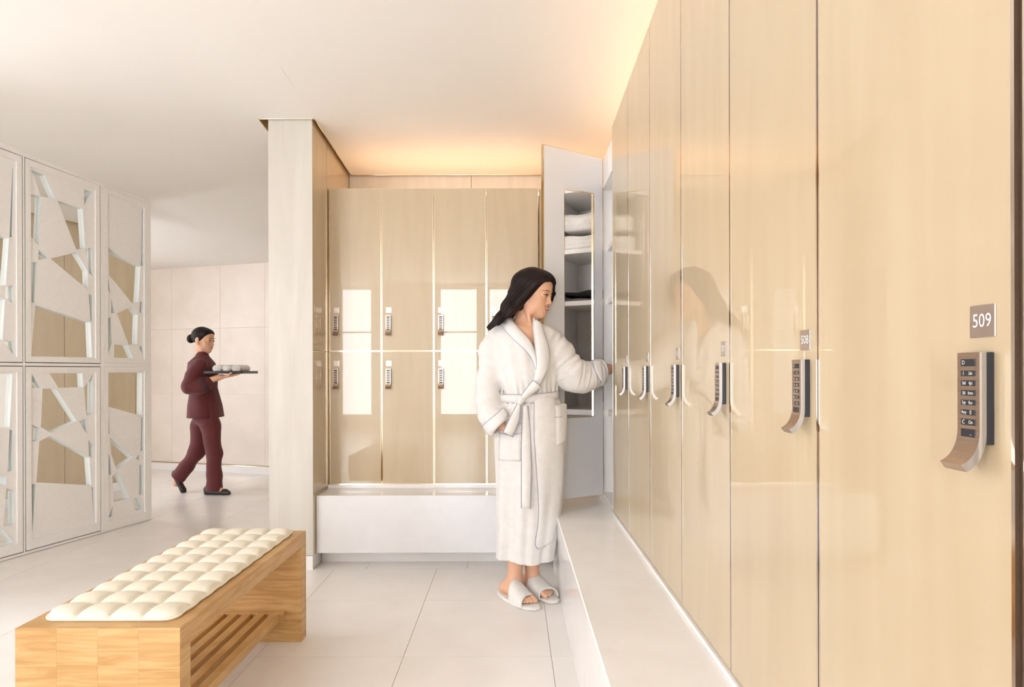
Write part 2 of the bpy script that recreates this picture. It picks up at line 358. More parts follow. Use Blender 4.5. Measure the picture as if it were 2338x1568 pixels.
for a, b_ in zip(seg, seg[1:]):
    MB().prism([(0.237, 0.0), (1.02, 0.0), (1.02, 0.425), (0.219, 0.425), (0.2155, 0.421)], lambda u, v, t: (u-.35, t-1.5, v), a+.0004, b_-.0004).build('stone_block', M['stone'], o, fixn=True)
bx('upstand', o, (.35, 1.5, 0), 0.492, -4.38, 0.4255, .52, 3.40, 0.438, M['stone'])

# ---------------------------------------------------------------- lockers
KP = [(-.0164, 0), (-.0164, -.082)]
for i in range(1, 9):
    t = i/8*PI*0.42; KP.append((-.0164-.026*(1-math.cos(t)), -.082-.036*math.sin(t)))
tip = KP[-1]
KP2 = []
for i in range(8, 0, -1):
    t = i/8*PI*0.42; KP2.append((-.0094-.028*(1-math.cos(t)), -.085-.0405*math.sin(t)))
KP = KP+KP2+[(-.0094, -.085), (-.0094, 0)]
KEYS = [(180, 270), (320, 390), (440, 510), (560, 630), (680, 745), (800, 865), (915, 990), (1035, 1135)]
KTXT = [('D', '', ''), ('1', '2', 'abc'), ('3def', '4', 'ghi'), ('5jkl', '6', 'mno'), ('7pqr', '8', 'tuv'), ('9wxy', '0', ''), ('C', 'O', 'n'), ('', '...', '')]
KW = 0.031
def mesh_of(mb, name, mats):
    o = mb.build(name, mats); me = o.data; bpy.data.objects.remove(o); return me
_k = MB(); _k.box(0.002, -.0094, -.0965, KW-.001, 0, 0.0, 0, .0012); ME_BACK = mesh_of(_k, 'lock_base', M['black'])
_k = MB(); _k.prism(KP, lambda u, v, t: (t, u, v), 0, KW, 1, 0)
# bronze face, bright sides
_b = MB(); _b.v = _k.v; _b.f = _k.f; _b.mi = _k.mi; _b.sm = [False]*len(_k.f)
o_ = _b.build('lock_face', [M['nickel'], M['steel']], fixn=True); ME_FACE = o_.data; bpy.data.objects.remove(o_)
MEK = []
for a, b_ in KEYS:
    z1, z0 = -(a-100)*8.66e-5, -(b_-100)*8.66e-5
    MEK.append(mesh_of(MB().box(.0055, -.0172, z0, .0255, -.0160, z1, 0, .0005), 'key', M['black']))
def lettering_mesh():
    b = MB()
    for (a, c), (l, r_, sub) in zip(KEYS, KTXT):
        zc = -((a+c)/2-100)*8.66e-5; h = .0062
        for txt, x in ((l, .0098 if len(l) == 1 else .0105), (r_+sub, .0198)):
            if not txt: continue
            vs, fs = text_geo(txt, h if len(txt) < 2 or txt == '...' else h*.82)
            b.add([(x+v[0]*(0.9 if len(txt) < 3 else .62), -.01745, zc+v[1]) for v in vs], fs)
    return mesh_of(b, 'key_lettering', M['ink'])
ME_LET = lettering_mesh()
def keypad(parent, x, ztop, letters):
    k = link('keypad_lock', ME_BACK, None, parent, (x, 0, ztop)); k['label'] = 'keypad lock with curved bronze pull and black keys'
    link('pull', ME_FACE, None, k)
    for me in MEK: link('key', me, None, k)
    if letters: link('key_lettering', ME_LET, None, k)
    return k
def plate(parent, x, z, num):
    s = .0345
    p = MB().box(x, -.0016, z, x+s, 0, z+s, 0, .0007).build('number_plate', M['plate'], parent)
    vs, fs = text_geo(num, .0205)
    MB().add([(x+s/2+v[0]*.86, -.00185, z+s/2+v[1]) for v in vs], fs).build('number', M['ink2'], p)
def locker(loc, rz, w, z0, zt0, zt1, num, label, side, ztop, group, letters=True, carc_top=None, depth=.5, body=True):
    """local x along the front, y into the cabinet; door front at y=0. zt0/zt1: top height at x=0 / x=w"""
    e = empty('locker', loc, rz); tag(e, label, 'locker', group)
    g, sw = .0012, .0045
    def q(x): return zt0+(zt1-zt0)*x/w
    d = MB().prism([(g+sw, z0+.004), (w-g-sw, z0+.004), (w-g-sw, q(w)-.002), (g+sw, q(0)-.002)], lambda u, v, t: (u, t, v), 0, .02).build('door', M['veneer'], e, fixn=True)
    for a, b_ in ((g, g+sw), (w-g-sw, w-g)):
        MB().prism([(a, z0), (b_, z0), (b_, q(b_)), (a, q(a))], lambda u, v, t: (u, t, v), -.0004, .021).build('edge_trim', M['brass'] if rz == 0 else M['chrome'], e, fixn=True)
    MB().box(g+sw, -.0004, z0, w-g-sw, .02, z0+.004).build('edge_trim', M['brass'], e)
    MB().prism([(g+sw, q(g+sw)-.002), (w-g-sw, q(w-g-sw)-.002), (w-g-sw, q(w-g-sw)), (g+sw, q(g+sw))], lambda u, v, t: (u, t, v), -.0004, .02).build('edge_trim', M['brass'], e, fixn=True)
    if body: MB().box(.002, .023, z0+.002, w-.002, depth, carc_top or min(q(0), q(w))-.01).build('carcass', M['white'], e)
    kx = .0285 if side == 'l' else w-.0285-.0265
    plate(e, kx-.001+(.0 if side == 'l' else -.0025), ztop+.016, num); keypad(e, kx-(.0 if side == 'l' else .0015), ztop, letters)
    return e
colx = [-1.1285, -0.8055, -0.4825, -0.1570, 0.1665]
names = ['551', '552', '553', '554', '555', '556', '557', '558']
pos = ['far left', 'second from the left', 'third from the left', 'fourth from the left']
n = 0
for c in range(4):
    for t in range(2):
        w_ = colx[c+1]-colx[c]
        if t == 0: z0, z1, zk, nm = 1.2580, 2.262, 1.478, names[2*c]
        else: z0, z1, zk, nm = 0.4365, 1.2565, 1.149, names[2*c+1]
        if t == 1 and c == 3: lab = 'lower maple locker mostly hidden behind the woman in the white robe'
        elif t == 0 and c == 3: lab = 'upper maple locker %s, just behind the hair of the woman' % nm
        else: lab = '%s maple locker number %s, %s on the back wall' % ('upper' if t == 0 else 'lower', nm, pos[c])
        locker((colx[c], 3.72, 0), 0, w_, z0, z1, z1, nm, lab, 'l', zk, 'two tier lockers on the back wall', letters=False, depth=.48)
tag(box('trim_2', 0.170, 3.74, .44, 0.98, 4.2, 2.262, M['veneer']), kind='structure')
tag(box('trim_3', -1.1355, 3.722, 0.437, -1.1295, 3.75, 2.26, M['brass']), kind='structure')
seams = [0.5973, 0.9837, 1.3797, 1.7757, 2.1803, 2.5877, 2.9905]
nums = ['509', '508', '507', '506', '505', '504']
where = ['nearest whole door at the right, number 509 with large keypad', 'number 508, beside the nearest locker on the right', 'number 507, third from the right side of the photo',
         'number 506, fourth from the right side of the photo', 'number 505, fifth from the right side of the photo', 'number 504, next to the open locker']
def rtop(y): return 1.13+1.2139+.049*(2.965-y)-(.0 if y > 2 else 0)
for k in range(6):
    yn, yf = seams[k], seams[k+1]
    locker((0.5, yf, 0), -PI/2, yf-yn, .441, rtop(yf), rtop(yn), nums[k], 'tall glossy maple locker '+where[k], 'r', 1.149, 'tall lockers along the right wall', letters=(k < 5), carc_top=2.29, depth=.5)
e = locker((0.5, .590, 0), -PI/2, .39, .441, rtop(.59), rtop(.2), '510', 'locker at the right edge of the photo, only its metal edge in view', 'r', 1.149, 'tall lockers along the right wall', letters=True, carc_top=2.29)
tag(box('trim_4', .5, -4.35, .425, 1.02, .195, 2.45, M['veneer']), kind='structure')
tag(box('trim_5', .53, 3.42, .425, 1.02, 3.70, 2.29, M['veneer']), kind='structure')

# open locker 503
OL = empty('open_locker', (0.5, 3.39, 0)); tag(OL, 'open locker with white interior shelves, its mirrored door swung out beside the woman', 'locker')
def ob(name, x0, y0, z0, x1, y1, z1, m, parent=OL, b=0): return box(name, x0-.5, y0-3.39, z0, x1-.5, y1-3.39, z1, m, parent, b)
ob('side_panel', .503, 3.345, .4385, .92, 3.388, 2.134, M['white']); ob('side_panel', .524, 2.9925, .4385, .92, 3.010, 2.134, M['white'])
ob('back_panel', .905, 3.0105, .4385, .92, 3.3445, 2.134, M['white'])
ob('header', .503, 2.9925, 2.135, 1.0, 3.388, 2.29, M['white'])
ob('shelf', .53, 3.0105, 1.797, .904, 3.3445, 1.822, M['white']); ob('shelf', .53, 3.0105, 1.503, .904, 3.3445, 1.528, M['white'])
ob('shelf', .53, 3.0105, .885, .904, 3.3445, .915, M['white']); ob('base_panel', .503, 3.0105, .4385, .904, 3.3445, .460, M['white'])
# the door: hinge (0.502, 3.297), free edge (0.162, 3.086)
hv = Vector((0.500, 3.296, 0)); fv = Vector((0.163, 3.086, 0)); dv = (fv-hv); DW = dv.length; dv.normalize(); nv = Vector((dv.y, -dv.x, 0))   # nv: towards the veneered side, away from the camera
if nv.y < 0: nv = -nv
def dfn(u, v, t): p = hv+dv*u+nv*t-Vector((.5, 3.39, 0)); return (p.x, p.y, v)
dz0, dz1 = .4555, 2.2965
mu0, mu1, mz0, mz1 = .069, .262, .888, 2.088
dr = MB().prism([(0.004, dz0+.003), (DW-.004, dz0+.003), (DW-.004, dz1-.004), (0.004, dz1-.004)], dfn, 0, .018, holes=[[(mu0, mz0), (mu0, mz1), (mu1, mz1), (mu1, mz0)]]).build('door', M['doorwhite'], OL, fixn=True)
tr = MB(); tr.prism([(0, dz0), (DW, dz0), (DW, dz1), (0, dz1)], dfn, -.0006, .0186, holes=[[(0.004, dz0+.004), (0.004, dz1-.004), (DW-.004, dz1-.004), (DW-.004, dz0+.004)]])
tr.build('edge_trim', M['brass'], OL, fixn=True)
MB().prism([(0.004, dz0+.003), (DW-.004, dz0+.003), (DW-.004, dz1-.003), (0.004, dz1-.003)], dfn, .0181, .0240).build('veneer_face', M['veneer'], OL, fixn=True)
MB().prism([(mu0, mz0), (mu1, mz0), (mu1, mz1), (mu0, mz1)], dfn, .006, .009).build('mirror', M['mirror'], dr, fixn=True)
MB().prism([(mu0-.004, mz0-.004), (mu1+.004, mz0-.004), (mu1+.004, mz1+.004), (mu0-.004, mz1+.004)], dfn, -.0018, .0055, holes=[[(mu0+.001, mz0+.001), (mu0+.001, mz1-.001), (mu1-.001, mz1-.001), (mu1-.001, mz0+.001)]]).build('mirror_frame', M['brass'], dr, fixn=True)

# things in the open locker
def soft_slab(name, x0, y0, z0, x1, y1, z1, m, label, cat, amp=.006, seed=0, group=None, layers=1):
    bm = bmesh.new(); bmesh.ops.create_cube(bm, size=1); bmesh.ops.subdivide_edges(bm, edges=bm.edges[:], cuts=9, use_grid_fill=True)
    rs = random.Random(seed); ph = [rs.uniform(0, 6) for _ in range(6)]
    for v in bm.verts:
        x, y, z = v.co*2
        r = (abs(x)**6+abs(y)**6)**(1/6); f = 1-.10*abs(z)**4
        X = (x0+x1)/2+x*f*(x1-x0)/2; Y = (y0+y1)/2+y*f*(y1-y0)/2; Z = (z0+z1)/2+z*(z1-z0)/2
        if z > -.9: Z += amp*(math.sin(3*x+ph[0])+math.sin(4*y+ph[1]))*(z+1)/2-.25*(z1-z0)*max(0, r-.6)*(z+1)/2
        X += amp*.8*math.sin(9*z*layers+ph[2])*abs(x)
        v.co = (X-(x0+x1)/2, Y-(y0+y1)/2, Z-z0)
    me = bpy.data.meshes.new(name); bm.to_mesh(me); bm.free()
    for p in me.polygons: p.use_smooth = True
    o = link(name, me, m, None, ((x0+x1)/2, (y0+y1)/2, z0)); tag(o, label, cat, group); return o
soft_slab('folded_towel', .56, 3.03, 1.8235, .89, 3.33, 1.922, M['towel'], 'thick folded white towel at the bottom of the pile on the top shelf', 'towel', seed=1)
soft_slab('folded_towel', .57, 3.035, 1.939, .88, 3.325, 2.04, M['towel'], 'upper folded white towel on top of the pile on the top shelf', 'towel', seed=2)
soft_slab('folded_shirt', .58, 3.03, 1.5295, .88, 3.32, 1.553, M['greycloth'], 'grey folded garment on the middle shelf, seen in the door mirror', 'clothing', .004, 3, layers=3)
soft_slab('folded_sweater', .59, 3.035, 1.562, .87, 3.31, 1.600, M['darkcloth'], 'black folded garment lying on top of the grey one', 'clothing', .006, 4)
def trousers():
    b = MB(); nx, nz = 14, 18
    for side in (0, 1):
        vs = []
        for j in range(nz+1):
            z = 1.46-(.50)*j/nz
            for i in range(nx+1):
                u = i/nx; x = .62+.05*(1-j/nz)+(.24+.05*j/nz)*u-.06; y = 3.265+side*.022+.010*math.sin(u*9+j*.25)+.004*math.sin(u*23)
                vs.append((x, y, z))
        fs = [(j*(nx+1)+i, j*(nx+1)+i+1, (j+1)*(nx+1)+i+1, (j+1)*(nx+1)+i) for j in range(nz) for i in range(nx)]
        b.add(vs, fs, 0, True)
    n0 = (nx+1)*(nz+1)
    b.add(b.v, [(i*(nx+1), (i+1)*(nx+1), (i+1)*(nx+1)+n0, i*(nx+1)+n0) for i in range(nz)]+[(i*(nx+1)+nx, (i+1)*(nx+1)+nx, (i+1)*(nx+1)+nx+n0, i*(nx+1)+nx+n0) for i in range(nz)], 0)
    o = b.build('hanging_trousers', M['darkcloth']); tag(o, 'black trousers hanging in the open locker, seen in the door mirror', 'clothing')
    tubeobj('hanger_bar', [(.60, 3.276, 1.465), (.90, 3.276, 1.465)], .005, M['steel'], o)
    tubeobj('hook', [(.75, 3.276, 1.465), (.75, 3.276, 1.49), (.76, 3.276, 1.500)], .0025, M['steel'], o, 6)
trousers()

# warm light strips hidden on top of the lockers
o = box('cove_light_strip', -1.05, 3.93, 2.285, .95, 3.955, 2.297, M['led']); tag(o, 'warm light strip lying on top of the back lockers', 'light')
o = box('cove_light_strip', .66, -1.0, 2.305, .685, 3.6, 2.312, M['led2']); tag(o, 'long warm light strip lying on top of the tall right hand lockers', 'light')

# ---------------------------------------------------------------- fretwork cabinet at the left
FRET={
'AU':[[(0.08,2.381),(0.082,2.381),(0.079,1.957),(0.062,1.955)],[(-0.045,1.975),(0.004,1.959),(0.059,1.946),(0.04,1.657),(-0.045,1.628)],[(0.039,1.648),(0.08,1.665),(0.08,1.552),(0.035,1.584)],[(-0.045,1.601),(0.004,1.587),(0.035,1.57),(0.021,1.329),(-0.046,1.321)],[(0.028,1.322),(0.081,1.322),(0.081,1.24)]],
'BU':[[(0.19,2.402),(0.272,2.395),(0.339,2.261),(0.248,2.253)],[(0.188,2.25),(0.248,2.251),(0.233,1.937),(0.187,1.98)],[(0.537,2.385),(0.592,2.38),(0.537,2.27)],[(0.354,2.256),(0.527,2.246),(0.545,1.983),(0.483,1.957)],[(0.235,1.912),(0.291,1.867),(0.231,1.844)],[(0.189,1.822),(0.225,1.831),(0.207,1.571),(0.191,1.572)],[(0.309,1.868),(0.483,1.942),(0.561,1.83),(0.566,1.695)],[(0.547,1.975),(0.594,1.992),(0.596,1.796),(0.569,1.818)],[(0.568,1.673),(0.597,1.661),(0.593,1.483),(0.582,1.484)],[(0.212,1.557),(0.582,1.477),(0.592,1.235),(0.187,1.233)]],
'CU':[[(0.7,2.379),(0.705,2.38),(0.71,2.047),(0.701,2.048)],[(1.0,2.366),(1.005,2.367),(1.001,1.938),(0.987,1.937)],[(0.717,2.021),(0.81,1.971),(0.981,1.929),(0.963,1.659),(0.915,1.637),(0.722,1.826)],[(0.703,1.823),(0.731,1.693),(0.705,1.732)],[(0.739,1.661),(0.769,1.556),(0.739,1.554)],[(0.784,1.558),(0.903,1.619),(0.958,1.562),(0.949,1.339),(0.879,1.336)],[(0.98,1.661),(0.996,1.669),(0.996,1.566),(0.971,1.586)],[(0.705,1.513),(0.734,1.524),(0.744,1.338),(0.704,1.256)],[(0.762,1.333),(0.87,1.332),(0.918,1.236),(0.759,1.236)],[(0.966,1.328),(0.997,1.327),(0.999,1.258)]],
'AL':[[(-0.043,1.126),(0.077,1.125),(0.06,0.797),(-0.044,0.813)],[(0.06,0.784),(0.078,0.782),(0.078,0.538),(0.046,0.529)],[(-0.044,0.499),(0.038,0.51),(0.035,0.455),(-0.044,0.491)],[(0.04,0.434),(0.082,0.409),(0.081,0.205),(0.024,0.207)],[(-0.045,0.199),(0.016,0.193),(0.081,0.096),(-0.045,0.1)]],
'BL':[[(0.192,1.12),(0.245,1.033),(0.192,1.035)],[(0.298,1.127),(0.522,1.126),(0.527,1.031),(0.359,1.03)],[(0.598,1.118),(0.595,0.848),(0.549,0.836),(0.534,1.031)],[(0.256,1.027),(0.341,1.027),(0.48,0.804),(0.308,0.741),(0.245,0.785)],[(0.191,0.805),(0.236,0.779),(0.228,0.704),(0.192,0.695)],[(0.236,0.696),(0.307,0.723),(0.571,0.544),(0.586,0.352),(0.216,0.437)],[(0.498,0.8),(0.546,0.818),(0.554,0.707)],[(0.563,0.668),(0.597,0.62),(0.591,0.541),(0.567,0.56)],[(0.188,0.433),(0.211,0.427),(0.191,0.13)],[(0.586,0.339),(0.596,0.335),(0.605,0.106)]],
'CL':[[(0.704,1.13),(0.994,1.129),(0.99,0.802),(0.714,0.887)],[(0.706,0.86),(0.722,0.69),(0.705,0.701)],[(0.988,0.79),(1.0,0.787),(0.998,0.54),(0.977,0.536)],[(0.727,0.669),(0.909,0.497),(0.778,0.43),(0.734,0.549)],[(0.705,0.563),(0.729,0.515),(0.736,0.404),(0.706,0.389)],[(0.965,0.513),(0.965,0.461),(0.941,0.49)],[(0.767,0.409),(0.784,0.413),(0.883,0.199),(0.753,0.201),(0.743,0.383)],[(0.968,0.439),(0.999,0.419),(0.997,0.208),(0.962,0.207)],[(0.898,0.194),(0.952,0.196),(0.998,0.099),(0.934,0.1)],[(0.748,0.177),(0.742,0.098),(0.706,0.099)]],
}
CA = (-3.0601, 3.5960); CB = (-2.7711, 4.6251); cang = math.atan2(CB[1]-CA[1], CB[0]-CA[0])
# local x = along the front away from the camera, local -y = towards the room
cab = empty('fretwork_cabinet', (CA[0], CA[1], 0), cang); tag(cab, 'tall white cabinet with angular cut-out fretwork doors over mirrors', 'cabinet')
def ctop(u): return 2.514-.0556*u
fr = MB()
U0, U1 = -0.95, 1.069
# face frame as a board with door openings; rails at the top slope with the ceiling
doorsU = {'A': (-.366, .130), 'B': (.150, .647)}
frn = [(U0, .003), (U1, .003), (U1, ctop(U1)), (U0, ctop(U0))]
hol = []
for a, b_ in ((-.887, -.391), (-.366, .130), (.150, .647)):
    hol.append([(a-.005, .019), (a-.005, 1.173), (b_+.005, 1.173), (b_+.005, .019)])
    hol.append([(a-.005, 1.191), (a-.005, ctop(a)-.037), (b_+.005, ctop(b_)-.037), (b_+.005, 1.191)])
a, b_ = .676, 1.042
hol.append([(a, .012), (a, 1.172), (b_, 1.172), (b_, .012)]); hol.append([(a, 1.197), (a, ctop(a)-.034), (b_, ctop(b_)-.034), (b_, 1.197)])
fr.prism(frn, lambda u, v, t: (u, t, v), 0, .03, holes=hol)
fr.build('face_frame', M['fret'], cab, fixn=True)
gshade = MB()
for h in hol[:6]:
    (xa, za), (_, zb), (xb, zc), _q = h
    gshade.prism([(xa-.003, za-.003), (xb+.003, za-.003), (xb+.003, zc+.003), (xa-.003, zb+.003)], lambda u, v, t: (u, t, v), .004, .029, holes=[[(xa+.0048, za+.0048), (xa+.0048, zb-.0048), (xb-.0048, zc-.0048), (xb-.0048, za+.0048)]])
gshade.build('door_gasket', M['gap'], cab, fixn=True)  # dark strips stand in for the shade in the gaps around the doors
box('case_back', U0, .38, 0.003, U1, .40, 2.40, M['white'], cab); box('case_side', U1-.02, .0305, 0.003, U1, .379, 2.42, M['white'], cab); box('case_side', U0, .0305, 0.003, U0+.02, .379, 2.42, M['white'], cab)
box('case_top', U0+.02, .0305, 2.40, U1-.02, .379, 2.415, M['white'], cab)
box('inner_lining', U0+.02, .14, 0.01, U1-.02, .15, 2.39, M['gap'], cab)
def fret_door(key, a, b_, z0, z1a, z1b, shift=0.0, src=None, fixed=False):
    src = src or key; g = 0 if fixed else .0
    holes = FRET[src]
    if src[0] == 'A' or shift:
        pass
    fa, fb = a+.032, b_-.031
    zf0 = z0+(.062 if z0 < 1 else .030)
    t1 = lambda u: z1a+(z1b-z1a)*(u-a)/(b_-a)
    dz = .040 if z0 > 1 else .031
    dm = 'door'
    d = MB().prism([(a, z0), (b_, z0), (b_, z1b), (a, z1a)], lambda u, v, t: (u, t, v), -.001, .024, holes=[[(fa, zf0), (fa, t1(fa)-dz), (fb, t1(fb)-dz), (fb, zf0)]]).build(dm, M['fret'], cab, fixn=True)
    hh = []
    for h in holes:
        hh.append([(min(max(u+shift, fa+.002), fb-.002), min(max(v, zf0+.002), t1(u+shift)-dz-.002)) for u, v in h])
    p = MB().prism([(fa, zf0), (fb, zf0), (fb, t1(fb)-dz), (fa, t1(fa)-dz)], lambda u, v, t: (u, t, v), .006, .030, 0, 1, holes=hh).build('fretwork_panel', [M['fret'], M['fretedge']], d, fixn=True)
    box('mirror', fa, .0302, zf0, fb, .034, min(t1(fa), t1(fb))-dz, M['mirror'], d)
    return d
fret_door('BU', .150, .647, 1.196, 2.464, 2.440); fret_door('BL', .150, .647, .024, 1.168, 1.168)
fret_door('CU', .677, 1.041, 1.198, ctop(.677)-.036, ctop(1.041)-.036, fixed=True); fret_door('CL', .677, 1.041, .013, 1.171, 1.171, fixed=True)
# door A shows only its far quarter in the photo: its hidden part repeats the pattern of B
def widen(hs, ref):
    out = [list(h) for h in hs]
    for h in out:
        for i, (u, v) in enumerate(h):
            if u < -.03: h[i] = (-.20 if v > 0 else u, v)
    out += [[(-.325, .9*ref+.05), (-.23, .9*ref+.10), (-.24, .9*ref-.14), (-.31, .9*ref-.20)]]
    return out
FRET['A2U'] = widen(FRET['AU'], 2.2); FRET['A2L'] = widen(FRET['AL'], 1.05)
fret_door('AU', -.366, .130, 1.196, 2.492, 2.466, src='A2U'); fret_door('AL', -.366, .130, .024, 1.168, 1.168, src='A2L')
fret_door('BU', -.887, -.391, 1.196, 2.518, 2.494, shift=-1.037, src='BU'); fret_door('BL', -.887, -.391, .024, 1.168, 1.168, shift=-1.037, src='BL')

# ---------------------------------------------------------------- maple bench with quilted cushion
BX0, BX1, BY0, BY1, BZ = -1.322, -0.884, 1.600, 2.578, 0.452
bench = empty('maple_bench', ((BX0+BX1)/2, (BY0+BY1)/2, 0)); tag(bench, 'honey coloured maple bench with solid ends and a slatted shelf below', 'bench')
bc = ((BX0+BX1)/2, (BY0+BY1)/2)
def bb(name, x0, y0, z0, x1, y1, z1, b=.0015, m=None, par=None, centre=True):
    c = ((x0+x1)/2, (y0+y1)/2, z0)
    o = MB().box(x0-c[0], y0-c[1], 0, x1-c[0], y1-c[1], z1-z0, 0, b).build(name, m or M['maple'], par or bench, loc=(c[0]-bc[0], c[1]-bc[1], z0)); return o
T = .056
bb('top', BX0, BY0+T*.0+.0035, BZ-T, BX1, BY1-.0035, BZ, .0025)
for y0, sgn in ((BY0, 0), (BY1-T, 1)):
    core = bb('end_panel', BX0+.001, y0+(.0035 if sgn == 0 else 0), .0, BX1-.001, y0+T-(0 if sgn == 0 else .0035), BZ-T-.0005, .002)
    yy0, yy1 = (y0, y0+.003) if sgn == 0 else (y0+T-.003, y0+T)
    wd = (BX1-BX0)/4
    for i in range(4):
        c = (BX0+wd*(i+.5), (yy0+yy1)/2)
        v = MB().box(-wd/2+.00015, yy0-c[1], 0, wd/2-.00015, yy1-c[1], BZ-.001).build('board', M['maple'], bench, loc=(c[0]-bc[0], c[1]-bc[1], .0005))
for i in range(5):
    xc = -0.968-.0165-i*.0555
    bb('slat', xc-.0165, BY0+T+.0005, .098, xc+.0165, BY1-T-.0325, .132, .0015)
bb('cross_rail', -1.235, BY1-T-.0320, .100, -.952, BY1-T-.0005, .133, .0015)

def cushion():
    x0, x1, y0, y1 = -1.288, -.922, 1.642, 2.545
    nu, nv, k = 4, 10, 12
    e = empty('seat_cushion', ((x0+x1)/2, (y0+y1)/2, BZ)); tag(e, 'cream quilted leather cushion lying on the maple bench', 'cushion')
    NX, NY = nu*k, nv*k
    vs = []
    for j in range(NY+1):
        for i in range(NX+1):
            u, v = i/NX, j/NY
            bu = abs(math.sin(PI*u*nu)); bv = abs(math.sin(PI*v*nv))
            h = .0085+.0195*(bu**.38)*(bv**.38)
            a = 2*u-1; c = 2*v-1
            dx = (x1-x0)/2; dy = (y1-y0)/2
            # round the corners
            ax, ay = abs(a)*dx, abs(c)*dy; R = .035
            if ax > dx-R and ay > dy-R:
                qx, qy = ax-(dx-R), ay-(dy-R); mx_ = max(qx, qy)
                l = math.hypot(qx, qy)
                if l > 0: f = mx_/l; qx *= f; qy *= f
                ax, ay = dx-R+qx, dy-R+qy
            # seams pull the outline in a little
            ed = min(dx-abs(a)*dx, dy-abs(c)*dy)
            h = min(h, .006+1.4*max(0, ed)**.62) if ed < .03 else h
            X = math.copysign(ax, a)+.002*math.sin(v*PI*nv*2+1)*(abs(a)**6); Y = math.copysign(ay, c)
            vs.append((X, Y, h))
    fs = [(j*(NX+1)+i, j*(NX+1)+i+1, (j+1)*(NX+1)+i+1, (j+1)*(NX+1)+i) for j in range(NY) for i in range(NX)]
    MB().add(vs, fs, 0, True).build('quilted_top', M['cushion'], e)
    per = [i for i in range(NX+1)]+[j*(NX+1)+NX for j in range(1, NY+1)]+[NY*(NX+1)+i for i in range(NX-1, -1, -1)]+[j*(NX+1) for j in range(NY-1, 0, -1)]
    path = [(vs[i][0], vs[i][1], .0055) for i in per]
    tubeobj('piping', path, .0042, M['cushion'], e, 8, True)
    b = MB(); n = len(per); b.add([(p[0], p[1], 0.0005) for p in path]+[(p[0], p[1], .006) for p in path], [(i, (i+1) % n, (i+1) % n+n, i+n) for i in range(n)]+[tuple(range(n))[::-1]]); b.build('underside', M['cushion'], e)
cushion()

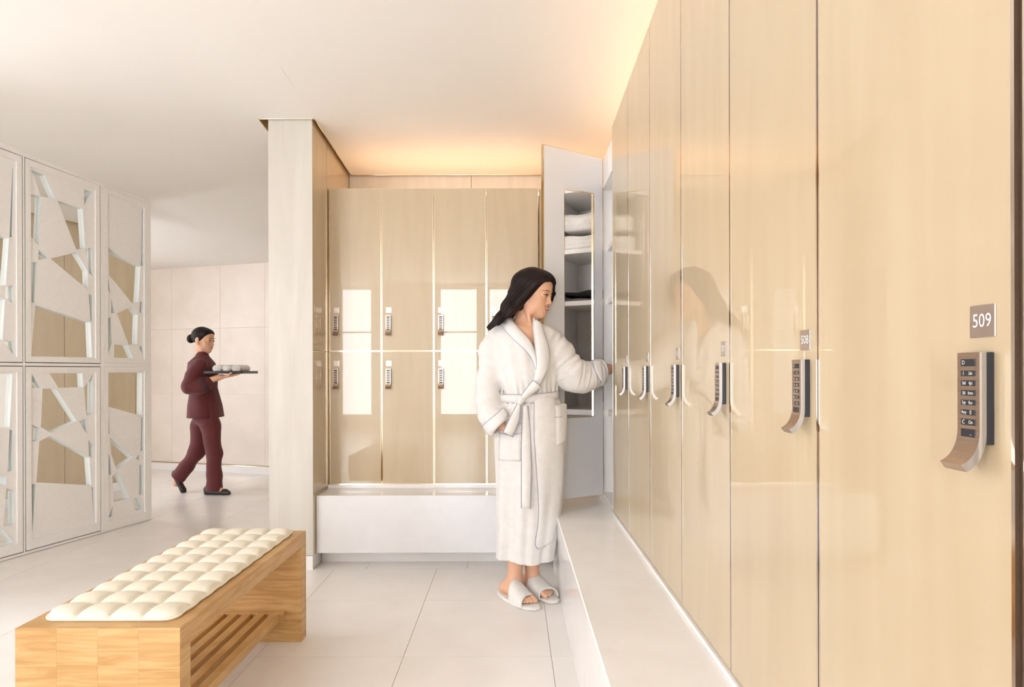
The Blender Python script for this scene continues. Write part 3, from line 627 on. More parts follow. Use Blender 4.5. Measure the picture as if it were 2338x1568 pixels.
# ---------------------------------------------------------------- sculpting helpers: signed distance grid + surface nets
class Sculpt:
    def __init__(s, xs, ys, zs):
        s.x, s.y, s.z = (np.asarray(a, dtype=np.float32) for a in (xs, ys, zs)); s.F = np.full((len(xs), len(ys), len(zs)), .2, np.float32)
    def sub(s, lo, hi, m):
        ix = [np.searchsorted(a, lo[i]-m) for i, a in enumerate((s.x, s.y, s.z))]; jx = [np.searchsorted(a, hi[i]+m) for i, a in enumerate((s.x, s.y, s.z))]
        sl = tuple(slice(a, b) for a, b in zip(ix, jx))
        if any(a >= b for a, b in zip(ix, jx)): return None, None
        return sl, np.meshgrid(s.x[sl[0]], s.y[sl[1]], s.z[sl[2]], indexing='ij', sparse=True)
    def comb(s, sl, d, k, op):
        F = s.F[sl]
        if op == 'u': h = np.clip(.5+.5*(F-d)/k, 0, 1); s.F[sl] = F+(d-F)*h-k*h*(1-h)
        else: d = -d; h = np.clip(.5-.5*(F-d)/k, 0, 1); s.F[sl] = F+(d-F)*h+k*h*(1-h)
    def cap(s, a, b, ra, rb, k=.01, op='u', rip=None):
        a = np.asarray(a, float); b = np.asarray(b, float); R = max(ra, rb)
        sl, G = s.sub(np.minimum(a, b)-R, np.maximum(a, b)+R, k+.02)
        if sl is None: return
        ba = b-a; L2 = float(ba@ba)+1e-12
        X, Y, Z = G; px, py, pz = X-a[0], Y-a[1], Z-a[2]
        t = np.clip((px*ba[0]+py*ba[1]+pz*ba[2])/L2, 0, 1)
        r = ra+(rb-ra)*t
        if rip: r = r+rip(t, X, Y, Z)
        d = np.sqrt((px-ba[0]*t)**2+(py-ba[1]*t)**2+(pz-ba[2]*t)**2)-r
        s.comb(sl, d.astype(np.float32), k, op)
    def chain(s, pts, k=.01, op='u', rip=None):
        for (a, ra), (b, rb) in zip(pts, pts[1:]): s.cap(a, b, ra, rb, k, op, rip)
    def ell(s, c, r, k=.01, R=None, op='u', m=None):
        c = np.asarray(c, float); r = np.asarray(r, float); q = max(r)
        sl, G = s.sub(c-q, c+q, k+.02)
        if sl is None: return
        X, Y, Z = G; p = [X-c[0], Y-c[1], Z-c[2]]
        if R is not None: p = [R[i][0]*p[0]+R[i][1]*p[1]+R[i][2]*p[2] for i in range(3)]
        k0 = np.sqrt((p[0]/r[0])**2+(p[1]/r[1])**2+(p[2]/r[2])**2); k1 = np.sqrt((p[0]/r[0]**2)**2+(p[1]/r[1]**2)**2+(p[2]/r[2]**2)**2)+1e-9
        s.comb(sl, (k0*(k0-1)/k1).astype(np.float32), k, op)
    def cut(s, c, n, rad, k=.004):
        """remove what lies beyond the plane (c, n) within rad of c"""
        c = np.asarray(c, float); n = np.asarray(n, float)/np.linalg.norm(n)
        sl, (X, Y, Z) = s.sub(c-rad, c+rad, 0)
        pl = (X-c[0])*n[0]+(Y-c[1])*n[1]+(Z-c[2])*n[2]; dist = np.sqrt((X-c[0])**2+(Y-c[1])**2+(Z-c[2])**2)
        F = s.F[sl]; s.F[sl] = np.where(dist < rad, np.maximum(F, pl), F).astype(np.float32)
    def mesh(s, name, keep=None):
        F = s.F; ins = F < 0; nx, ny, nz = F.shape
        c = np.zeros((nx-1, ny-1, nz-1), np.uint8)
        for dx in (0, 1):
            for dy in (0, 1):
                for dz in (0, 1): c += ins[dx:nx-1+dx, dy:ny-1+dy, dz:nz-1+dz]
        I, J, K = np.nonzero((c > 0) & (c < 8)); del c
        acc = np.zeros((len(I), 3)); cnt = np.zeros(len(I))
        for ax in range(3):
            o = [q for q in range(3) if q != ax]
            for p in (0, 1):
                for q in (0, 1):
                    off = [0, 0, 0]; off[o[0]] = p; off[o[1]] = q; off2 = list(off); off2[ax] = 1
                    a = F[I+off[0], J+off[1], K+off[2]]; b = F[I+off2[0], J+off2[1], K+off2[2]]
                    m = (a < 0) != (b < 0); t = np.where(m, a/np.where(m, a-b, 1), 0)
                    pos = [s.x[I+off[0]].astype(float), s.y[J+off[1]].astype(float), s.z[K+off[2]].astype(float)]
                    hi = [s.x[I+off2[0]], s.y[J+off2[1]], s.z[K+off2[2]]]
                    pos[ax] = pos[ax]+(hi[ax]-pos[ax])*t
                    for q_ in range(3): acc[:, q_] += np.where(m, pos[q_], 0)
                    cnt += m
        V = acc/cnt[:, None]; flat = (I*(ny-1)+J)*(nz-1)+K
        faces = []
        for ax in range(3):
            sl0 = [slice(None)]*3; sl1 = [slice(None)]*3; sl0[ax] = slice(0, -1); sl1[ax] = slice(1, None)
            A = ins[tuple(sl0)]; B = ins[tuple(sl1)]; e = np.array(np.nonzero(A != B)).T
            o1, o2 = [(1, 2), (2, 0), (0, 1)][ax]
            e = e[(e[:, o1] > 0) & (e[:, o2] > 0) & (e[:, o1] < F.shape[o1]-1) & (e[:, o2] < F.shape[o2]-1)]
            inside = A[e[:, 0], e[:, 1], e[:, 2]]
            q = []
            for a_, b_ in ((1, 1), (0, 1), (0, 0), (1, 0)):
                f = e.copy(); f[:, o1] -= a_; f[:, o2] -= b_; q.append(np.searchsorted(flat, (f[:, 0]*(ny-1)+f[:, 1])*(nz-1)+f[:, 2]))
            q = np.stack(q, 1); q[~inside] = q[~inside][:, ::-1]; faces.append(q)
        Q = np.concatenate(faces)
        if keep is not None:
            cen = V[Q].mean(1); Q = Q[keep(cen)]
            used = np.unique(Q); mp = np.full(len(V), -1); mp[used] = np.arange(len(used)); V = V[used]; Q = mp[Q]
        me = bpy.data.meshes.new(name); me.vertices.add(len(V)); me.vertices.foreach_set('co', V.ravel().astype(np.float32))
        me.loops.add(len(Q)*4); me.loops.foreach_set('vertex_index', Q.ravel().astype(np.int32)); me.polygons.add(len(Q))
        me.polygons.foreach_set('loop_start', np.arange(len(Q), dtype=np.int32)*4)
        me.update(calc_edges=True); me.validate(); me.polygons.foreach_set('use_smooth', np.ones(len(me.polygons), bool)); me.update()
        return me
def put(me, name, m, parent, base):
    me.transform(Matrix.Translation((-base[0], -base[1], -base[2]))); return link(name, me, m, parent)
def ar(a, b, h): return np.arange(a, b, h)
def unit(v): v = np.asarray(v, float); return v/np.linalg.norm(v)
def hand(sc, wrist, d, palm_n, curls, L=.175, side=1, k=.005, thumb=.5):
    """five-fingered hand: d = pointing direction, palm_n = palm normal, curls = bend per finger (radians per joint)"""
    d = unit(d); n = unit(np.asarray(palm_n)-d*np.dot(palm_n, d)); s_ = np.cross(d, n)*side; w = np.asarray(wrist, float); u = L/.175
    pc = w+d*.045*u
    for q in (-.026, -.009, .009, .024): sc.cap(w+d*.012*u+s_*q*.6*u, w+d*.082*u+s_*q*u, .013*u, .0105*u, .012)
    fl = [(.030, .074, .0088), (.0105, .082, .009), (-.0095, .076, .0088), (-.027, .060, .0078)]
    for (o, l, r), cu in zip(fl, curls):
        p = w+d*.085*u+s_*o*u; an = cu*.6; 
        for j, f in enumerate((.42, .32, .26)):
            dd = d*math.cos(an)+n*math.sin(an)+s_*o*.8; q = p+unit(dd)*l*f*u; sc.cap(p, q, r*(1-.08*j)*u, r*(.94-.08*j)*u, k*.6); p = q; an += cu
    p = w+d*.028*u+s_*.026*u; an = thumb
    for l, r in ((.04, .0115), (.032, .0105), (.026, .0092)):
        dd = unit(d*math.cos(.7)+s_*math.sin(.7)*(1-.3*an)+n*an*.6); q = p+dd*l*u; sc.cap(p, q, r*u, r*.92*u, k); p = q; an += .35

# ---------------------------------------------------------------- the woman in the robe
B0 = (0.06, 3.03, 0.0)
wom = empty('person', B0); tag(wom, 'woman in long white bathrobe with long dark hair, reaching into the open locker', 'person')
az, pit = math.radians(63), math.radians(13)
f_ = np.array((math.sin(az)*math.cos(pit), -math.cos(az)*math.cos(pit), -math.sin(pit)))
l_ = np.array((math.cos(az), math.sin(az), 0.0))            # her left
u_ = np.cross(l_, f_); u_ = -u_ if u_[2] < 0 else u_
HC = np.array((0.107, 3.0, 1.520))
RH = np.array([l_, f_, u_])
def hp(x, y, z): return HC+l_*x+f_*y+u_*z                    # head space: x to her left, y forward, z up
def head(sc, hp, RH, s=1.0):
    E = lambda c, r, k=.012, op='u': sc.ell(hp(*[q*s for q in c]), [q*s for q in r], k*s, RH, op)
    C = lambda a, b, ra, rb, k=.01, op='u': sc.cap(hp(*[q*s for q in a]), hp(*[q*s for q in b]), ra*s, rb*s, k*s, op)
    E((0, -.012, .032), (.071, .090, .080), .01)
    E((0, .030, -.030), (.057, .058, .074), .03)
    E((0, .050, -.070), (.036, .036, .036), .03)
    E((0, .0655, -.100), (.019, .018, .015), .022)
    E((0, .052, .045), (.052, .034, .036), .03)
    for q in (-1, 1):
        E((q*.034, .056, -.032), (.023, .023, .023), .022)
        C((q*.036, .078, .022), (q*.014, .086, .021), .006, .006, .012)
        E((q*.031, .0955, .001), (.017, .012, .0095), .010, 's')
        E((q*.031, .0740, .000), (.0155, .0150, .0125), .004)
        E((q*.0110, .0920, -.0345), (.0075, .0085, .0065), .006)
        E((q*.0775, -.010, -.008), (.008, .018, .030), .006)
        C((q*.042, .030, -.078), (q*.058, .0, -.045), .016, .014, .03)
    C((0, .0840, .010), (0, .0965, -.026), .0058, .0080, .010)
    E((0, .1000, -.0325), (.0095, .0090, .0080), .008)
    # mouth mound, smile line
    E((0, .0715, -.062), (.027, .017, .021), .014)
def body():
    zs = np.concatenate([ar(-.004, .13, .0026), ar(.13, 1.30, .0065), ar(1.30, 1.66, .0021)])
    sc = Sculpt(ar(-.20, .72, .0028), ar(2.78, 3.24, .0028), zs)
    # torso
    sc.ell((.088, 3.01, .93), (.150, .110, .13), .05); sc.ell((.086, 3.01, 1.08), (.115, .085, .13), .05)
    sc.ell((.070, 3.01, 1.24), (.135, .088, .13), .05); sc.cap((-.060, 3.02, 1.305), (.180, 3.01, 1.295), .036, .036, .04)
    sc.ell((.070, 2.985, 1.30), (.085, .062, .075), .03)
    # collar bones, neck
    sc.cap((.0, 2.955, 1.352), (.085, 2.945, 1.325), .012, .010, .02); sc.cap((.145, 2.965, 1.325), (.085, 2.948, 1.320), .010, .010, .02)
    sc.cap((.052, 3.018, 1.33), hp(0, -.022, -.055), .051, .046, .03)
    sc.cap(hp(-.045, -.01, -.055), (.096, 2.950, 1.333), .0125, .009, .014)
    sc.cap(hp(.03, .01, -.07), (.104, 2.955, 1.333), .011, .009, .014)
    head(sc, hp, RH)
    # legs
    for (hip, knee, calf, ank, d, heel, s_) in (((.03, 3.02, .90), (.028, 3.01, .50), (.022, 3.045, .35), (.011, 3.017, .085), unit((.60, -.80, 0)), (-.045, 3.053), 1),
                                   ((.14, 3.04, .90), (.115, 3.05, .50), (.098, 3.085, .35), (.101, 3.078, .085), unit((.62, -.785, 0)), (.052, 3.142), -1)):
        sc.chain([(hip, .085), (knee, .053), (calf, .054), (np.array(ank)*.5+np.array(calf)*.5, .042), (ank, .0345)], .02)
        sc.cap((ank[0], ank[1], .10), (ank[0], ank[1], .05), .034, .036, .015)
        h = np.array((heel[0], heel[1], .046)); p = np.cross((0, 0, 1), d)
        sc.ell(h+d*.020+(0, 0, .000), (.027, .027, .028), .02); sc.cap(h+d*.02, (ank[0], ank[1], .075), .030, .034, .02)
        sc.cap((ank[0], ank[1], .054), h+d*.15+(0, 0, -.010), .030, .020, .02); sc.cap(h+d*.02+(0, 0, -.006), h+d*.155-p*.012*s_, .024, .021, .02); sc.cap(h+d*.12+p*.026*s_*-1, h+d*.165+p*.02*s_*-1, .017, .015, .02)
        # toes: the big toe lies on the inner side (towards the other foot)
        inn = p*(1 if s_ > 0 else -1)
        for q, ln, r in ((.030, .062, .0135), (.0095, .060, .0095), (-.007, .052, .009), (-.0215, .043, .0085), (-.034, .033, .008)):
            a = h+d*.160+inn*q*.85+(0, 0, -.012); b = h+d*(.160+ln*.55)+inn*q*1.02+(0, 0, -.010); c = h+d*(.160+ln*.86)+inn*q*1.04+(0, 0, -.0185)
            sc.cap(a, b, r*1.05, r*.92, .006); sc.cap(b, c, r*.92, r*.98, .003)
    # arms
    sc.chain([((-.085, 3.015, 1.255), .040), ((-.118, 3.01, 1.01), .034), ((-.064, 2.930, .890), .026), ((-.048, 2.918, .866), .023)], .015)
    hand(sc, (-.045, 2.918, .862), (.40, .55, -.75), (.7, .7, .1), (.4, .45, .5, .55), .16, 1, thumb=.2)
    sc.chain([((.215, 3.01, 1.255), .040), ((.318, 3.00, 1.088), .038), ((.49, 3.112, 1.138), .027), ((.505, 3.122, 1.142), .0245)], .015)
    hand(sc, (.51, 3.125, 1.144), (.95, .28, .05), (0, 0, -1), (.35, .5, .6, .65), .165, -1)
    return sc.mesh('body')
_bm = body(); BB = BVHTree.FromPolygons([v.co.copy() for v in _bm.vertices], [tuple(p.vertices) for p in _bm.polygons])
put(_bm, 'body', M['skin'], wom, B0)
def onface(x, z, off=0.0, H=None):
    """point of the face straight behind (x, z) of head space"""
    o_ = Vector(hp(x, .16, z)); h = BB.ray_cast(o_, Vector(-f_), .2)
    q = np.array(h[0]) if h[0] is not None else hp(x, .08, z)
    return q+f_*off-np.array(B0)

# face details
def hpt(*a): return hp(*a)-np.array(B0)
eyes = MB()
for q in (-1, 1):
    bm = bmesh.new(); bmesh.ops.create_uvsphere(bm, u_segments=20, v_segments=12, radius=1)
    c = (q*.031, .0755, .0005)
    vs = [hpt(c[0]+v.co.x*.0140, c[1]+v.co.y*.0135, c[2]+v.co.z*.0050) for v in bm.verts]; bm.verts.index_update()
    eyes.add(vs, [[v.index for v in f.verts] for f in bm.faces], 0, True)
    gz = (.004, 0, -.002)
    vs = [hpt(c[0]+gz[0]*.4+v.co.x*.0068, c[1]+.0102+v.co.y*.0044, c[2]-.0006+v.co.z*.0050) for v in bm.verts]
    eyes.add(vs, [[v.index for v in f.verts] for f in bm.faces], 1, True); bm.free()
eyes.build('eyes', [M['eyewhite'], M['iris']], wom)
def arc(pts, n=10):
    P_ = np.array(pts, float); t = np.linspace(0, len(P_)-1, n); return [tuple(np.array([np.interp(v, range(len(P_)), P_[:, i]) for i in range(3)])) for v in t]
lash = MB(); brow = MB()
for q in (-1, 1):
    vs, fs = tube([hpt(*p) for p in [(q*.0175, .0900, -.001), (q*.022, .0915, .0035), (q*.031, .0912, .0052), (q*.040, .0862, .0035), (q*.0490, .0775, -.0005)]], [.0009, .0017, .0020, .0019, .0008], 6); lash.add(vs, fs, 0, True)
    vs, fs = tube([hpt(*p) for p in [(q*.021, .0895, -.0045), (q*.031, .0895, -.0060), (q*.043, .0830, -.0040)]], [.0005, .0007, .0005], 6); lash.add(vs, fs, 0, True)
    vs, fs = tube([onface(q*x, z, .0004) for x, z in ((.0155, .0195), (.024, .0225), (.034, .0240), (.043, .0220), (.051, .0170))], [.0016, .0021, .0020, .0015, .0006], 6, flat=.8); brow.add(vs, fs, 0, True)
lash.build('eyelashes', M['hair'], wom); brow.build('eyebrows', M['hair'], wom)
def lip(name, pts, r, m, off=0.0):
    pp = resample([(x, z) for x, z in pts], 15); rr = list(np.interp(np.linspace(0, 1, 15), np.linspace(0, 1, len(r)), r))
    vs, fs = tube([onface(x, z, off) for x, z in pp], rr, 10); MB().add(vs, fs, 0, True).build(name, m, wom)
lip('teeth', [(-.0215, -.0545), (-.012, -.0600), (0, -.0618), (.012, -.0600), (.0215, -.0545)], [.0008, .0034, .0044, .0034, .0008], M['teeth'], -.0008)
lip('upper_lip', [(-.0265, -.0510), (-.018, -.0535), (-.006, -.0545), (0, -.0555), (.006, -.0545), (.018, -.0535), (.0265, -.0510)], [.0010, .0024, .0031, .0029, .0031, .0024, .0010], M['lip'])
lip('lower_lip', [(-.0262, -.0515), (-.018, -.0635), (-.008, -.0700), (.008, -.0700), (.018, -.0635), (.0262, -.0515)], [.0010, .0028, .0038, .0038, .0028, .0010], M['lip'])
def nails():
    b = MB()
    for d, heel, s_ in ((unit((.60, -.80, 0)), (-.045, 3.053), 1), (unit((.62, -.785, 0)), (.052, 3.142), -1)):
        h = np.array((heel[0], heel[1], .046)); p = np.cross((0, 0, 1), d); inn = p*(1 if s_ > 0 else -1)
        for q, ln, r in ((.030, .062, .0135), (.0095, .060, .0095), (-.007, .052, .009), (-.0215, .043, .0085), (-.034, .033, .008)):
            c = h+d*(.160+ln*.90)+inn*q*1.04+(0, 0, -.0185+r*.62)
            bm = bmesh.new(); bmesh.ops.create_uvsphere(bm, u_segments=10, v_segments=6, radius=1); bm.verts.index_update()
            b.add([c+inn*v.co.x*r*.62+d*v.co.y*r*.62+np.array((0, 0, 1))*v.co.z*r*.33-np.array(B0) for v in bm.verts], [[v.index for v in f.verts] for f in bm.faces], 0, True); bm.free()
    b.build('toenails', M['nail'], wom)
nails()

# hair: long, straight, falling behind her right shoulder
def hair():
    sc = Sculpt(ar(-.16, .28, .0026), ar(2.85, 3.16, .0026), ar(1.30, 1.68, .0026))
    sc.ell(hp(0, -.014, .036), (.083, .101, .092), .01, RH)
    sc.ell(hp(0, .050, .062), (.074, .052, .050), .03, RH)
    y = 2.945
    def Q(px, py, Y): return P(px, py, Y)
    sc.chain([(hp(-.058, .020, .035), .032), (Q(1206, 676, 2.94), .036), (Q(1190, 694, 2.935), .030), (Q(1168, 709, 2.925), .022), (Q(1140, 731, 2.92), .012), (Q(1118, 748, 2.925), .005)], .03)
    sc.chain([(hp(-.045, -.055, .04), .048), (Q(1183, 672, 2.97), .044), (Q(1163, 699, 2.96), .034), (Q(1140, 726, 2.95), .017), (Q(1117, 748, 2.93), .006)], .03)
    sc.chain([(hp(0, -.085, .02), .040), (Q(1172, 692, 3.03), .038), (Q(1155, 722, 3.05), .030), (Q(1146, 745, 3.06), .02)], .03)
    sc.chain([(hp(.055, .040, .060), .026), (hp(.064, .068, .015), .018), (hp(.068, .066, -.03), .014), (hp(.066, .05, -.075), .010)], .02)
    sc.chain([(hp(.055, -.02, .0), .035), (hp(.05, -.02, -.09), .02), (Q(1228, 727, 3.05), .008)], .02)
    # face opening
    X, Y, Z = np.meshgrid(sc.x, sc.y, sc.z, indexing='ij', sparse=True)
    lx = (X-HC[0])*l_[0]+(Y-HC[1])*l_[1]+(Z-HC[2])*l_[2]; fy = (X-HC[0])*f_[0]+(Y-HC[1])*f_[1]+(Z-HC[2])*f_[2]; uz = (X-HC[0])*u_[0]+(Y-HC[1])*u_[1]+(Z-HC[2])*u_[2]
    hl = np.interp(uz.astype(float), [-.16, -.10, -.05, -.01, .03, .062, .082, .095], [-.055, -.020, .008, .028, .052, .074, .100, .14]).astype(np.float32)
    hl = hl+.60*np.clip(lx+.005, 0, .085)*np.clip((.075-uz)/.03, 0, 1)
    cut = (hl-fy)*.85
    sc.F = np.maximum(sc.F, -cut).astype(np.float32)
    # soft strands running with the fall of the hair
    q = (X-.10)*.74-(Z-1.5)*.67
    sc.F += (.0016*np.sin(q*330+Y*60)+.0010*np.sin(q*610-Y*140+1)).astype(np.float32)*np.clip((1.60-Z)/.08, .15, 1)
    return sc.mesh('hair')
put(hair(), 'hair', M['hair'], wom, B0)

# robe
RZ = [.195, .214, .30, .47, .62, .80, .88, .93, .97, 1.006, 1.05, 1.10, 1.17, 1.235, 1.29, 1.325, 1.355, 1.378, 1.395]
RC = [.063, .063, .070, .083, .089, .092, .094, .093, .093, .092, .088, .084, .076, .070, .065, .062, .056, .052, .050]
RXr = [.145, .146, .152, .163, .171, .180, .174, .164, .150, .132, .136, .146, .158, .164, .163, .150, .112, .072, .050]
RY = [.128, .128, .130, .136, .142, .150, .145, .137, .128, .116, .118, .124, .130, .126, .110, .096, .080, .066, .05]
def robe_sdf():
    h = .0038
    sc = Sculpt(ar(-.22, .53, h), ar(2.80, 3.22, h), ar(.185, 1.41, h))
    z = sc.z.astype(float)
    cx, rx, ry = (np.interp(z, RZ, a).astype(np.float32) for a in (RC, RXr, RY)); cy = np.full_like(cx, 3.01)
    X, Y, Z = np.meshgrid(sc.x, sc.y, sc.z, indexing='ij', sparse=True)
    dx, dy = X-cx, Y-cy; th = np.arctan2(dy, dx)
    lowf = np.clip((.95-z)/.5, 0, 1).astype(np.float32)
    fold = (.0065*np.sin(5*th+2.2+1.6*Z)+.0045*np.sin(9*th+.7-2.2*Z)+.0022*np.sin(17*th+3*Z))*lowf
    up = np.clip((z-1.02)/.06, 0, 1)*np.clip((1.34-z)/.08, 0, 1)
    fold = fold+(.0035*np.sin(11*th+6*Z)+.003*np.sin(7*th-9*Z))*up.astype(np.float32)
    # pleats gathered by the belt
    g = np.exp(-((z-1.006)/.07)**2).astype(np.float32); fold = fold+.0038*np.sin(26*th+1)*g
    k0 = np.sqrt((dx/rx)**2+(dy/ry)**2); d = (k0-1)*np.minimum(rx, ry)-fold
    d = np.maximum(d, (.200+.012*np.sin(2*th)+.0)-Z) ; sc.F = np.minimum(sc.F, d).astype(np.float32)
    wr = lambda a, b, c: (lambda t, X, Y, Z: .0036*np.sin(a*t+b*(Z*8)+c*X+1.5*np.sin(Z*17+Y*22))+.0022*np.sin(1.7*a*t+1+Y*38+X*19))
    # sleeves are shaped on their own, cut open at the cuffs, then joined
    torso = sc.F; sc.F = np.full_like(torso, .2)
    sc.chain([((-.055, 3.015, 1.312), .058), ((-.092, 3.020, 1.24), .066), ((-.112, 3.02, 1.10), .062), ((-.122, 3.01, .99), .064), ((-.100, 2.965, .925), .066), ((-.058, 2.915, .872), .062), ((-.02, 2.88, .835), .062)], .03, rip=wr(9, 3, 20))
    c1 = np.array((-.052, 2.905, .862)); n1 = unit((.66, -.25, -.70)); sc.cut(c1, n1, .115)
    sc.chain([((.175, 3.01, 1.300), .058), ((.235, 3.005, 1.225), .066), ((.300, 3.005, 1.120), .074), ((.365, 3.035, 1.100), .070), ((.43, 3.072, 1.120), .062), ((.50, 3.11, 1.14), .062)], .03, rip=wr(14, 2, 60))
    sc.ell((.320, 3.0, 1.062), (.075, .05, .035), .03)
    c2 = np.array((.462, 3.092, 1.130)); n2 = unit((.93, .33, .12)); sc.cut(c2, n2, .115)
    # hollow cuffs
    sc.cap(c1-n1*.035, c1+n1*.05, .042, .048, .004, 's'); sc.cap(c2-n2*.04, c2+n2*.05, .044, .050, .004, 's')
    S2 = sc.F; h_ = np.clip(.5+.5*(torso-S2)/.03, 0, 1); sc.F = (torso+(S2-torso)*h_-.03*h_*(1-h_)).astype(np.float32)
    return sc
rs_ = robe_sdf()
full = rs_.mesh('robe_full')
dgv = [v.co.copy() for v in full.vertices]; BV = BVHTree.FromPolygons(dgv, [tuple(p.vertices) for p in full.polygons])
CAM = Vector((0, 0, EYE))
def hit(px, py):
    a, b = ray(px, py); r = BV.ray_cast(CAM, Vector((a, 1, b)).normalized(), 8)
    return r[0]
VP = [(1150, 722), (1164, 736), (1182, 755), (1199, 773), (1212, 790), (1221, 806), (1223, 790), (1220, 765), (1218, 742), (1219, 722)]
def inpoly(x, y, poly):
    c = np.zeros(x.shape, bool); n = len(poly)
    for i in range(n):
        (x1, y1), (x2, y2) = poly[i], poly[(i+1) % n]
        m = ((y1 > y) != (y2 > y)) & (x < (x2-x1)*(y-y1)/(y2-y1+1e-9)+x1); c ^= m
    return c
def keep(c):
    px = 1169+FPX*c[:, 0]/c[:, 1]; py = 848-FPX*(c[:, 2]-EYE)/c[:, 1]
    v = inpoly(px, py, VP) & (c[:, 1] < 3.02)
    top = c[:, 2] > 1.372
    bot = c[:, 2] < .2035
    return ~(v | top | bot)
bpy.data.meshes.remove(full)
rm = rs_.mesh('robe', keep); del rs_
robe = put(rm, 'robe', M['robe'], wom, B0)

def surf(px):
    """points of the cloth seen at these photo pixels; where the cloth ends, keep the last depth"""
    H = [hit(x, y) for x, y in px]; Ys = [h.y if h is not None and abs(h.y-2.95) < .3 else np.nan for h in H]
    Ys = np.array(Ys); ok = ~np.isnan(Ys)
    if not ok.any(): Ys[:] = 2.95
    else: Ys = np.interp(range(len(Ys)), np.nonzero(ok)[0], Ys[ok])
    return np.array([P(x, y, Y) for (x, y), Y in zip(px, Ys)])
def patch(name, A, B, m, thick=.006, off=.002, na=24, nb=8, puff=.004, parent=None, pipes=(), smooth=3, depth=None):
    A = resample(A, na); B = resample(B, na); rows = []
    for i in range(na): rows.append(surf([A[i]*(1-t)+B[i]*t for t in np.linspace(0, 1, nb)]))
    G = np.array(rows)
    for _ in range(smooth):
        G2 = G.copy(); G2[1:-1] = (G[:-2]+2*G[1:-1]+G[2:])/4; G = G2; G2 = G.copy(); G2[:, 1:-1] = (G[:, :-2]+2*G[:, 1:-1]+G[:, 2:])/4; G = G2
    # outward = towards the camera side of the sheet
    du = np.gradient(G, axis=0); dv_ = np.gradient(G, axis=1); N = np.cross(du, dv_); N /= np.linalg.norm(N, axis=2)[..., None]+1e-9
    if N[..., 1].mean() > 0: N = -N
    t = np.linspace(0, 1, nb); prof = off+thick*(np.clip(np.minimum(t, 1-t)*8, 0, 1))**.5+puff*np.sin(PI*t); top = G+N*prof[None, :, None]; bot = G-N*.004
    base = np.array(B0); V = np.concatenate([top.reshape(-1, 3), bot.reshape(-1, 3)])-base; k = na*nb; fs = []
    for i in range(na-1):
        for j in range(nb-1):
            a = i*nb+j; fs.append((a, a+1, a+nb+1, a+nb)); fs.append((k+a, k+a+nb, k+a+nb+1, k+a+1))
    for i in range(na-1): fs += [(i*nb, (i+1)*nb, k+(i+1)*nb, k+i*nb), (i*nb+nb-1, k+i*nb+nb-1, k+(i+1)*nb+nb-1, (i+1)*nb+nb-1)]
    for j in range(nb-1): fs += [(j, k+j, k+j+1, j+1), ((na-1)*nb+j, (na-1)*nb+j+1, k+(na-1)*nb+j+1, k+(na-1)*nb+j)]
    o = MB().add(V, fs, 0, True).build(name, m, parent or robe, fixn=True)
    for e in pipes:
        L = {'A': top[:, 0], 'B': top[:, -1], '0': top[0], '1': top[-1]}[e]; tubeobj('piping', [tuple(p-base) for p in L+N[0, 0]*0.0005], .0015, M['pipe'], robe, 6)
    return G, N
def pipe(pts, off=.004, n=20, r=.0014):
    p = surf(resample(pts, n)); p = p+np.array((0, -off, 0)); tubeobj('piping', [tuple(q-np.array(B0)) for q in p], r, M['pipe'], robe, 6)
# front flap of the robe
FL = [(1219, 905), (1219, 1000), (1222, 1040), (1226, 1092), (1230, 1162), (1228, 1199), (1222, 1232), (1221, 1250), (1228, 1254)]
FR = [(1266, 905), (1280, 960), (1288, 1000), (1288, 1060), (1284, 1120), (1277, 1180), (1268, 1215), (1262, 1232), (1262, 1234)]
patch('front_flap', FL, FR, M['robe'], thick=.006, off=.001, na=50, nb=14, puff=.004, pipes=('A',), smooth=2)
# collar
patch('collar', [(1143, 739), (1157, 760), (1180, 782), (1202, 802), (1216, 821), (1224, 845)], [(1163, 724), (1180, 743), (1196, 760), (1210, 776), (1220, 795), (1228, 822)], M['collar'], thick=.010, off=.002, puff=.008, pipes=('A',))
patch('collar', [(1217, 727), (1215, 741), (1217, 760), (1220, 782), (1222, 800), (1224, 830), (1222, 858), (1206, 890)], [(1225, 730), (1236, 747), (1243, 765), (1251, 788), (1254, 810), (1250, 838), (1241, 864), (1226, 893)], M['collar'], thick=.010, off=.007, puff=.008, pipes=('B',))
pts = [P(1150, 728, 2.985)]+[np.array((.052+.062*math.cos(a), 3.01+.055*math.sin(a), 1.385)) for a in np.linspace(PI*1.02, PI*.05, 9)]+[P(1222, 724, 2.985)]
tubeobj('collar', [tuple(p-np.array(B0)) for p in resample(pts, 24)], .017, M['collar'], robe, 10)
# belt around the waist
def belt():
    ring = []
    for i in range(56):
        a = 2*PI*i/56; d = Vector((math.cos(a), math.sin(a), 0)); zc = .998+.10*max(0, d.x*.13+.01)-.0
        r = BV.ray_cast(Vector((.092, 3.01, zc))+d*.40, -d, .6)
        rad = .40-(r[3] if r[0] is not None else .27); rad = min(rad, .150); ring.append((a, rad, zc))
    R = np.array([q[1] for q in ring]); 
    for _ in range(4): R = (np.roll(R, 1)+2*R+np.roll(R, -1))/4
    vs = []
    for (a, _, zc), rad in zip(ring, R):
        c, s_ = math.cos(a), math.sin(a)
        for dz, dr in ((-.021, .001), (-.021, .0085), (0, .011), (.021, .0085), (.021, .001)): vs.append((.092+c*(rad+dr)-B0[0], 3.01+s_*(rad+dr)-B0[1], zc+dz))
    n = 56; fs = [(i*5+j, ((i+1) % n)*5+j, ((i+1) % n)*5+j+1, i*5+j+1) for i in range(n) for j in range(4)]
    MB().add(vs, fs, 0, True).build('belt', M['robe'], robe, fixn=True)
    for j in (1, 3): tubeobj('piping', [vs[i*5+j] for i in range(n)], .0014, M['pipe'], robe, 6, True)
belt()
